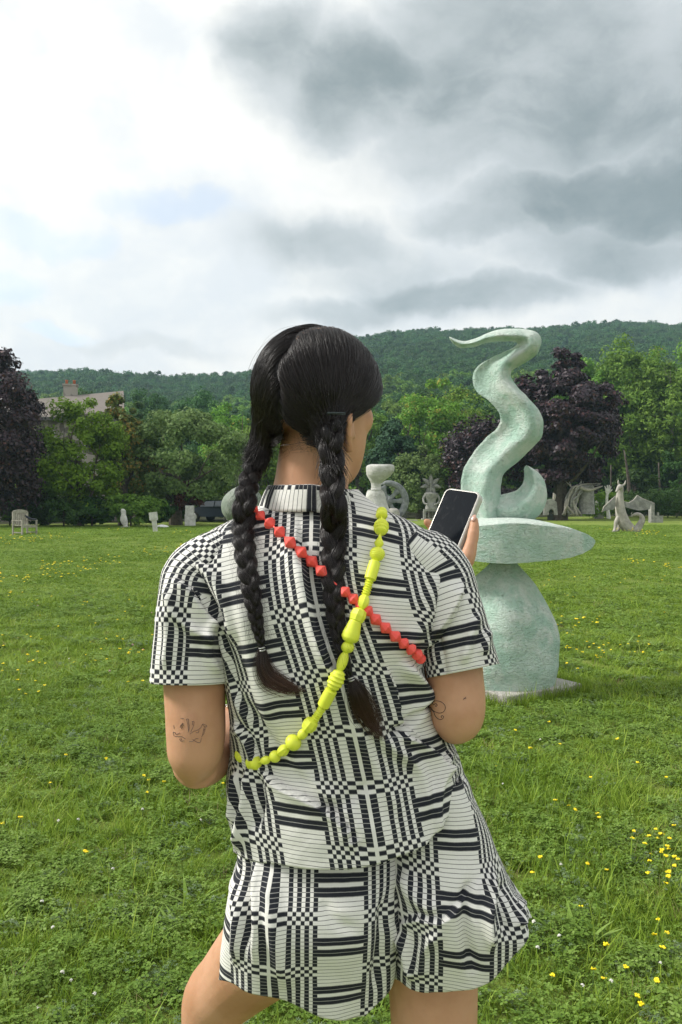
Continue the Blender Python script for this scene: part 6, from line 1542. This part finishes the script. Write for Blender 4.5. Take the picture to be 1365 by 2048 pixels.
def on_slab(x, y):
    a = math.radians(33); dx, dy = x - SX, y - SY; u, v = dx * math.cos(a) + dy * math.sin(a), -dx * math.sin(a) + dy * math.cos(a)
    return (np.abs(u) < .39) & (np.abs(v) < .39)
def lawn_grass():
    r = np.random.default_rng(77); pos = []; scl = []; idx = []
    def zone(y0, y1, dens, choices, probs, s0, s1, zs=1.0):
        wide = 2.2 if y1 < 14 else 8.0
        w1 = .42 * y1 + wide; n = int(dens * 2 * w1 * (y1 - y0)); x = r.uniform(-w1, w1, n); y = r.uniform(y0, y1, n); ok = (np.abs(x) < .42 * y + wide) & ~on_slab(x, y); x, y = x[ok], y[ok]
        pt = vnoise(np.stack([x, y, 0 * x], -1), 1.1, 21, 3); p = np.array(probs, float)
        ii = r.choice(choices, len(x), p=p / p.sum())
        cl = (pt > .45) & (r.random(len(x)) < .38) & (y1 < 15); ii = np.where(cl, r.choice([6, 7, 8, 9, 9, 10], len(x)), ii)
        tl = (vnoise(np.stack([x, y, 0 * x], -1), 1.6, 23, 2) > .75) & (r.random(len(x)) < .28) & (y1 < 15); ii = np.where(tl, r.choice([4, 5], len(x)), ii)
        s = r.uniform(s0, s1, len(x)); hgt = s * zs * (1 + .30 * vnoise(np.stack([x, y, 0 * x], -1), .8, 22, 2))
        z = np.where(y > 8, .05 * vnoise(np.stack([x, y, 0 * x], -1), .12, 5, 2), 0)
        pos.append(np.stack([x, y, z], -1)); scl.append(np.stack([s, s, hgt * .72], -1)); idx.append(ii)
    zone(1.7, 3.6, 620, list(range(13)), [8, 8, 8, 8, 2.2, 2.2, 6, 6, 6, 7, 3.5, 1.2, 2.2], .75, 1.25)
    zone(3.6, 6.5, 460, list(range(13)), [9, 9, 9, 9, 2, 2, 5, 5, 5, 6, 2.5, 1, 2], .85, 1.35)
    zone(6.5, 13, 170, list(range(13)), [9, 9, 9, 9, 2, 2, 4, 4, 4, 4, 2, .6, 2], 1.2, 1.9, .75)
    zone(9, 24, 26, [13, 14, 15], [1, 1, 1], .8, 1.3, .95); zone(20, 47, 13, [13, 14, 15], [1, 1, 1], 1.0, 1.7, .75)
    # unmown fringe round the sculpture's slab
    a = np.linspace(0, 2 * np.pi, 170); q = .38 / np.maximum(np.abs(np.cos(a)), np.abs(np.sin(a))) + r.uniform(.02, .10, 170); rot = math.radians(33)
    x, y = SX + q * np.cos(a + rot), SY + q * np.sin(a + rot); s = r.uniform(.7, 1.25, 170); pos.append(np.stack([x, y, 0 * x], -1)); scl.append(np.stack([s, s, s * 1.15], -1)); idx.append(r.choice([0, 1, 4, 5, 4], 170))
    pos, scl, idx = np.concatenate(pos), np.concatenate(scl), np.concatenate(idx)
    rot = np.stack([r.normal(0, .10, len(pos)), r.normal(0, .10, len(pos)), r.uniform(0, 6.283, len(pos))], -1)
    gn_scatter("lawn_grass", pos, rot, scl, idx, TUFTS)
lawn_grass()

YEL = plain("yellow_petals", (.90, .74, .008), .5); YEL2 = plain("orange_tinged_petals", (.90, .66, .015), .5); WHT = plain("white_clover_petals", (.74, .72, .66), .6); PNK = plain("pink_clover_petals", (.62, .36, .42), .6); STEM = plain("flower_stem", (.07, .14, .03), .6)
def flower_mesh(nm, mats, petals, size, stem, seed, ball=False):
    r = np.random.default_rng(seed); mb = MB()
    mb.tube(np.array([[0, 0, -.01], [.004, 0, stem * .5], [0, 0, stem]]), [.0011, .0009, .0009], 5, mi=len(mats) - 1)
    for k in range(petals):
        a = k / petals * 6.283 + r.normal(0, .2); e = r.uniform(.1, .9) if not ball else r.uniform(-.3, 1.4); d = np.array([math.cos(a) * math.cos(e), math.sin(a) * math.cos(e), math.sin(e)])
        V, Fc = lathe([(.001, -.5), (.30, -.25), (.42, .1), (.30, .4), (.001, .5)], 6); Rm = np.array(Vector(d).to_track_quat('Z', 'Y').to_matrix())
        sz = size * (r.uniform(.8, 1.2) if not ball else .55); mb.add((V * [1, .6, 1] * sz) @ Rm.T + [0, 0, stem] + d * (sz * .5 if not ball else size * .35), Fc, mi=0 if not (len(mats) > 2 and r.random() < .3) else 1)
    me = mb.build(nm, mats, None, sharp=60); d = me.data; bpy.data.objects.remove(me); return d
YF = [flower_mesh("yellow_flower", [YEL, YEL2, STEM], 5, .0115, .07, 1), flower_mesh("yellow_flower", [YEL, YEL2, STEM], 6, .0120, .085, 2), flower_mesh("yellow_flower", [YEL, YEL2, STEM], 4, .0110, .06, 3)]
WF = [flower_mesh("clover_flower", [WHT, STEM], 14, .012, .075, 4, True)]; PF = [flower_mesh("clover_flower", [PNK, STEM], 14, .013, .08, 5, True)]
fr_ = np.random.default_rng(99)
def flower(me, nm, lab, cat, grp, px, py, sc=1.0, h=.075):
    Y = (CH - h * sc) * F / (py - HY); o = bpy.data.objects.new(nm, me); C.objects.link(o); o.location = ((px - CX) / F * Y, Y, 0); o.rotation_euler = (fr_.normal(0, .15), fr_.normal(0, .15), fr_.uniform(0, 6.28)); o.scale = (sc, sc, sc * fr_.uniform(.85, 1.15)); tag(o, lab, cat, grp)
YN = [(600, 25), (605, 75), (812, 88), (805, 150), (1005, 215), (1040, 240), (1125, 225), (1150, 250), (1215, 235), (1245, 215), (1270, 270), (1335, 195), (1115, 300), (1205, 325), (1240, 310), (1275, 315), (1345, 330), (1125, 345), (1220, 390), (1345, 405), (1150, 405), (1160, 475), (1250, 475), (1300, 510), (1250, 535), (1280, 540), (1350, 460), (1190, 240), (1225, 260), (1195, 315), (1330, 420),
      (420, 395), (378, 497), (740, 455), (860, 500), (672, 685), (1207, 803), (1257, 838), (1170, 897), (1215, 955), (840, 995), (955, 1100), (745, 1140), (480, 1172), (328, 905), (1218, 1200), (838, 1240), (1055, 1350), (1040, 1305), (530, 20)]
YL = [(377, 50), (618, 47), (305, 177), (838, 147), (878, 175), (870, 240), (975, 217), (15, 408), (485, 603), (100, 428), (1335, 198)]
yel = [(960 + a / 3.37, 1600 + b / 3.37) for a, b in YN] + [(a / 2.967, 1500 + b / 2.967) for a, b in YL]
G1 = [(60, 765), (20, 770), (150, 755), (105, 772), (175, 768), (25, 828), (215, 850), (245, 798), (195, 915), (222, 922), (260, 922), (165, 913), (22, 918), (158, 897), (98, 970), (25, 973), (95, 1008), (200, 1020), (105, 1070), (230, 1080), (140, 1100), (255, 1045), (500, 872), (540, 908), (605, 903), (428, 907), (585, 835), (660, 770), (690, 788), (518, 796), (585, 790), (670, 858), (740, 860), (760, 857), (785, 855), (812, 855), (715, 875), (860, 770), (868, 825), (745, 1040), (810, 1015), (540, 705), (515, 663), (340, 718), (220, 655), (715, 640), (670, 685), (820, 605), (895, 600), (740, 570), (480, 580), (505, 582), (470, 590), (538, 550), (285, 585), (340, 608), (145, 595), (210, 570), (180, 577), (310, 552)]
yel += [(a / 2.844, 1000 + b / 2.844) for a, b in G1]
G2 = [(1190, 1312), (1140, 1290), (1165, 1285), (1180, 1292), (1205, 1285), (1215, 1290), (1150, 1300), (1200, 1300), (1215, 1310), (1130, 1295), (1245, 1288), (1260, 1300), (1275, 1280), (1300, 1292), (1320, 1300), (1140, 1332), (1100, 1150), (1150, 1155), (1180, 1152), (1210, 1148), (1250, 1156), (1100, 1163), (1290, 1150), (1330, 1155), (1090, 1206), (1130, 1187), (1140, 1190), (1200, 1235), (1188, 1242), (1330, 1225), (1145, 1268), (1060, 1500), (1100, 1440), (1120, 1490), (1240, 1480), (1270, 1520), (1330, 1560), (1180, 1560), (1030, 1460), (990, 1530)]
yel += G2
for px, py in yel[:]:
    if py < 1400 and px > 900 and len(yel) < 292:
        for k in range(1): yel.append((px + fr_.normal(0, 16), py + fr_.normal(0, 5)))
def yellow_place(px, py):
    """labels by the patch a flower belongs to; within a patch they look alike"""
    if px > 900:
        if px > 1255 and 1640 < py < 1790: return "bright yellow flower in the dense patch at the right edge, level with the shorts", "yellow flowers in the dense right hand patch"
        if py >= 1790: return "single bright yellow flower in the grass at the bottom right corner", "yellow flowers at the bottom right"
        if py > 1400: return "bright yellow flower in the grass right of the woman's shorts and elbow", "yellow flowers right of the woman"
        return "bright yellow flower in the lawn right of the green sculpture's foot", "yellow flowers beside the sculpture"
    if py > 1420: return "single bright yellow flower in the grass left of the woman's bare arm and leg", "yellow flowers at the bottom left"
    if py > 1260: return "bright yellow flower in the nearer drift left of the woman's sleeve", "yellow flowers in the nearer left drift"
    return "bright yellow flower in the farther drift across the lawn at left", "yellow flowers in the farther left drift"
for px, py in yel[:297]:
    flower(YF[fr_.integers(0, 3)], "yellow_flower", yellow_place(px, py)[0], "flower", yellow_place(px, py)[1], px, py, fr_.uniform(.75, 1.05) * (.95 if py > 1500 else 1.15))
whi = [(960 + a / 3.37, 1600 + b / 3.37) for a, b in [(395, 830), (557, 905), (475, 1120), (1218, 1105), (868, 1218), (698, 1272), (660, 1230), (372, 1018), (595, 610)]] + [(a / 2.967, 1500 + b / 2.967) for a, b in [(345, 425), (450, 420), (318, 470), (672, 710), (245, 880), (970, 1190), (545, 1420), (235, 1503), (75, 1393), (420, 1338), (323, 1348), (1193, 660), (840, 373), (1188, 428), (810, 287), (330, 1040), (1300, 175)]] + [(36, 1317), (140, 1315), (1080, 1480), (1070, 1420), (1210, 1300), (15, 1460), (330, 1500), (1010, 1570), (1120, 1720)]
for px, py in whi[::3] + whi[1::3]: flower(WF[0], "clover_flower", "small round white clover head in the grass " + ("right of the woman" if px > 682 else "left of the woman"), "clover", "white clover heads " + ("right" if px > 682 else "left") + " of the woman", px, py, fr_.uniform(.65, .95))
for px, py in [(221, 1346), (270, 1292), (286, 1300), (300, 1228), (75, 1212)]: flower(PF[0], "clover_flower", "small round pink clover head standing in the lawn grass", "clover", "pink clover heads in the lawn", px, py, 1.1)
def far_flowers():
    r = np.random.default_rng(101); n = 5200; y = 9 + 30 * r.random(n) ** 1.15; x = r.uniform(-1, 1, n) * (.42 * y + .5)
    ok = (vnoise(np.stack([x, y * .55, 0 * x], -1), .55, 44, 3) + .35 * vnoise(np.stack([x, y, 0 * x], -1), 2.2, 45, 2) > .68) & (~on_slab(x, y)); x, y = x[ok], y[ok]; n = len(x); s = r.uniform(.9, 1.7, n) * (1 + y / 45)
    gn_scatter("far_yellow_flowers", np.stack([x, y, 0 * x], -1), np.stack([r.normal(0, .15, n), r.normal(0, .15, n), r.uniform(0, 6.28, n)], -1), np.stack([s, s, s * .8], -1), r.integers(0, 3, n), YF)
far_flowers()
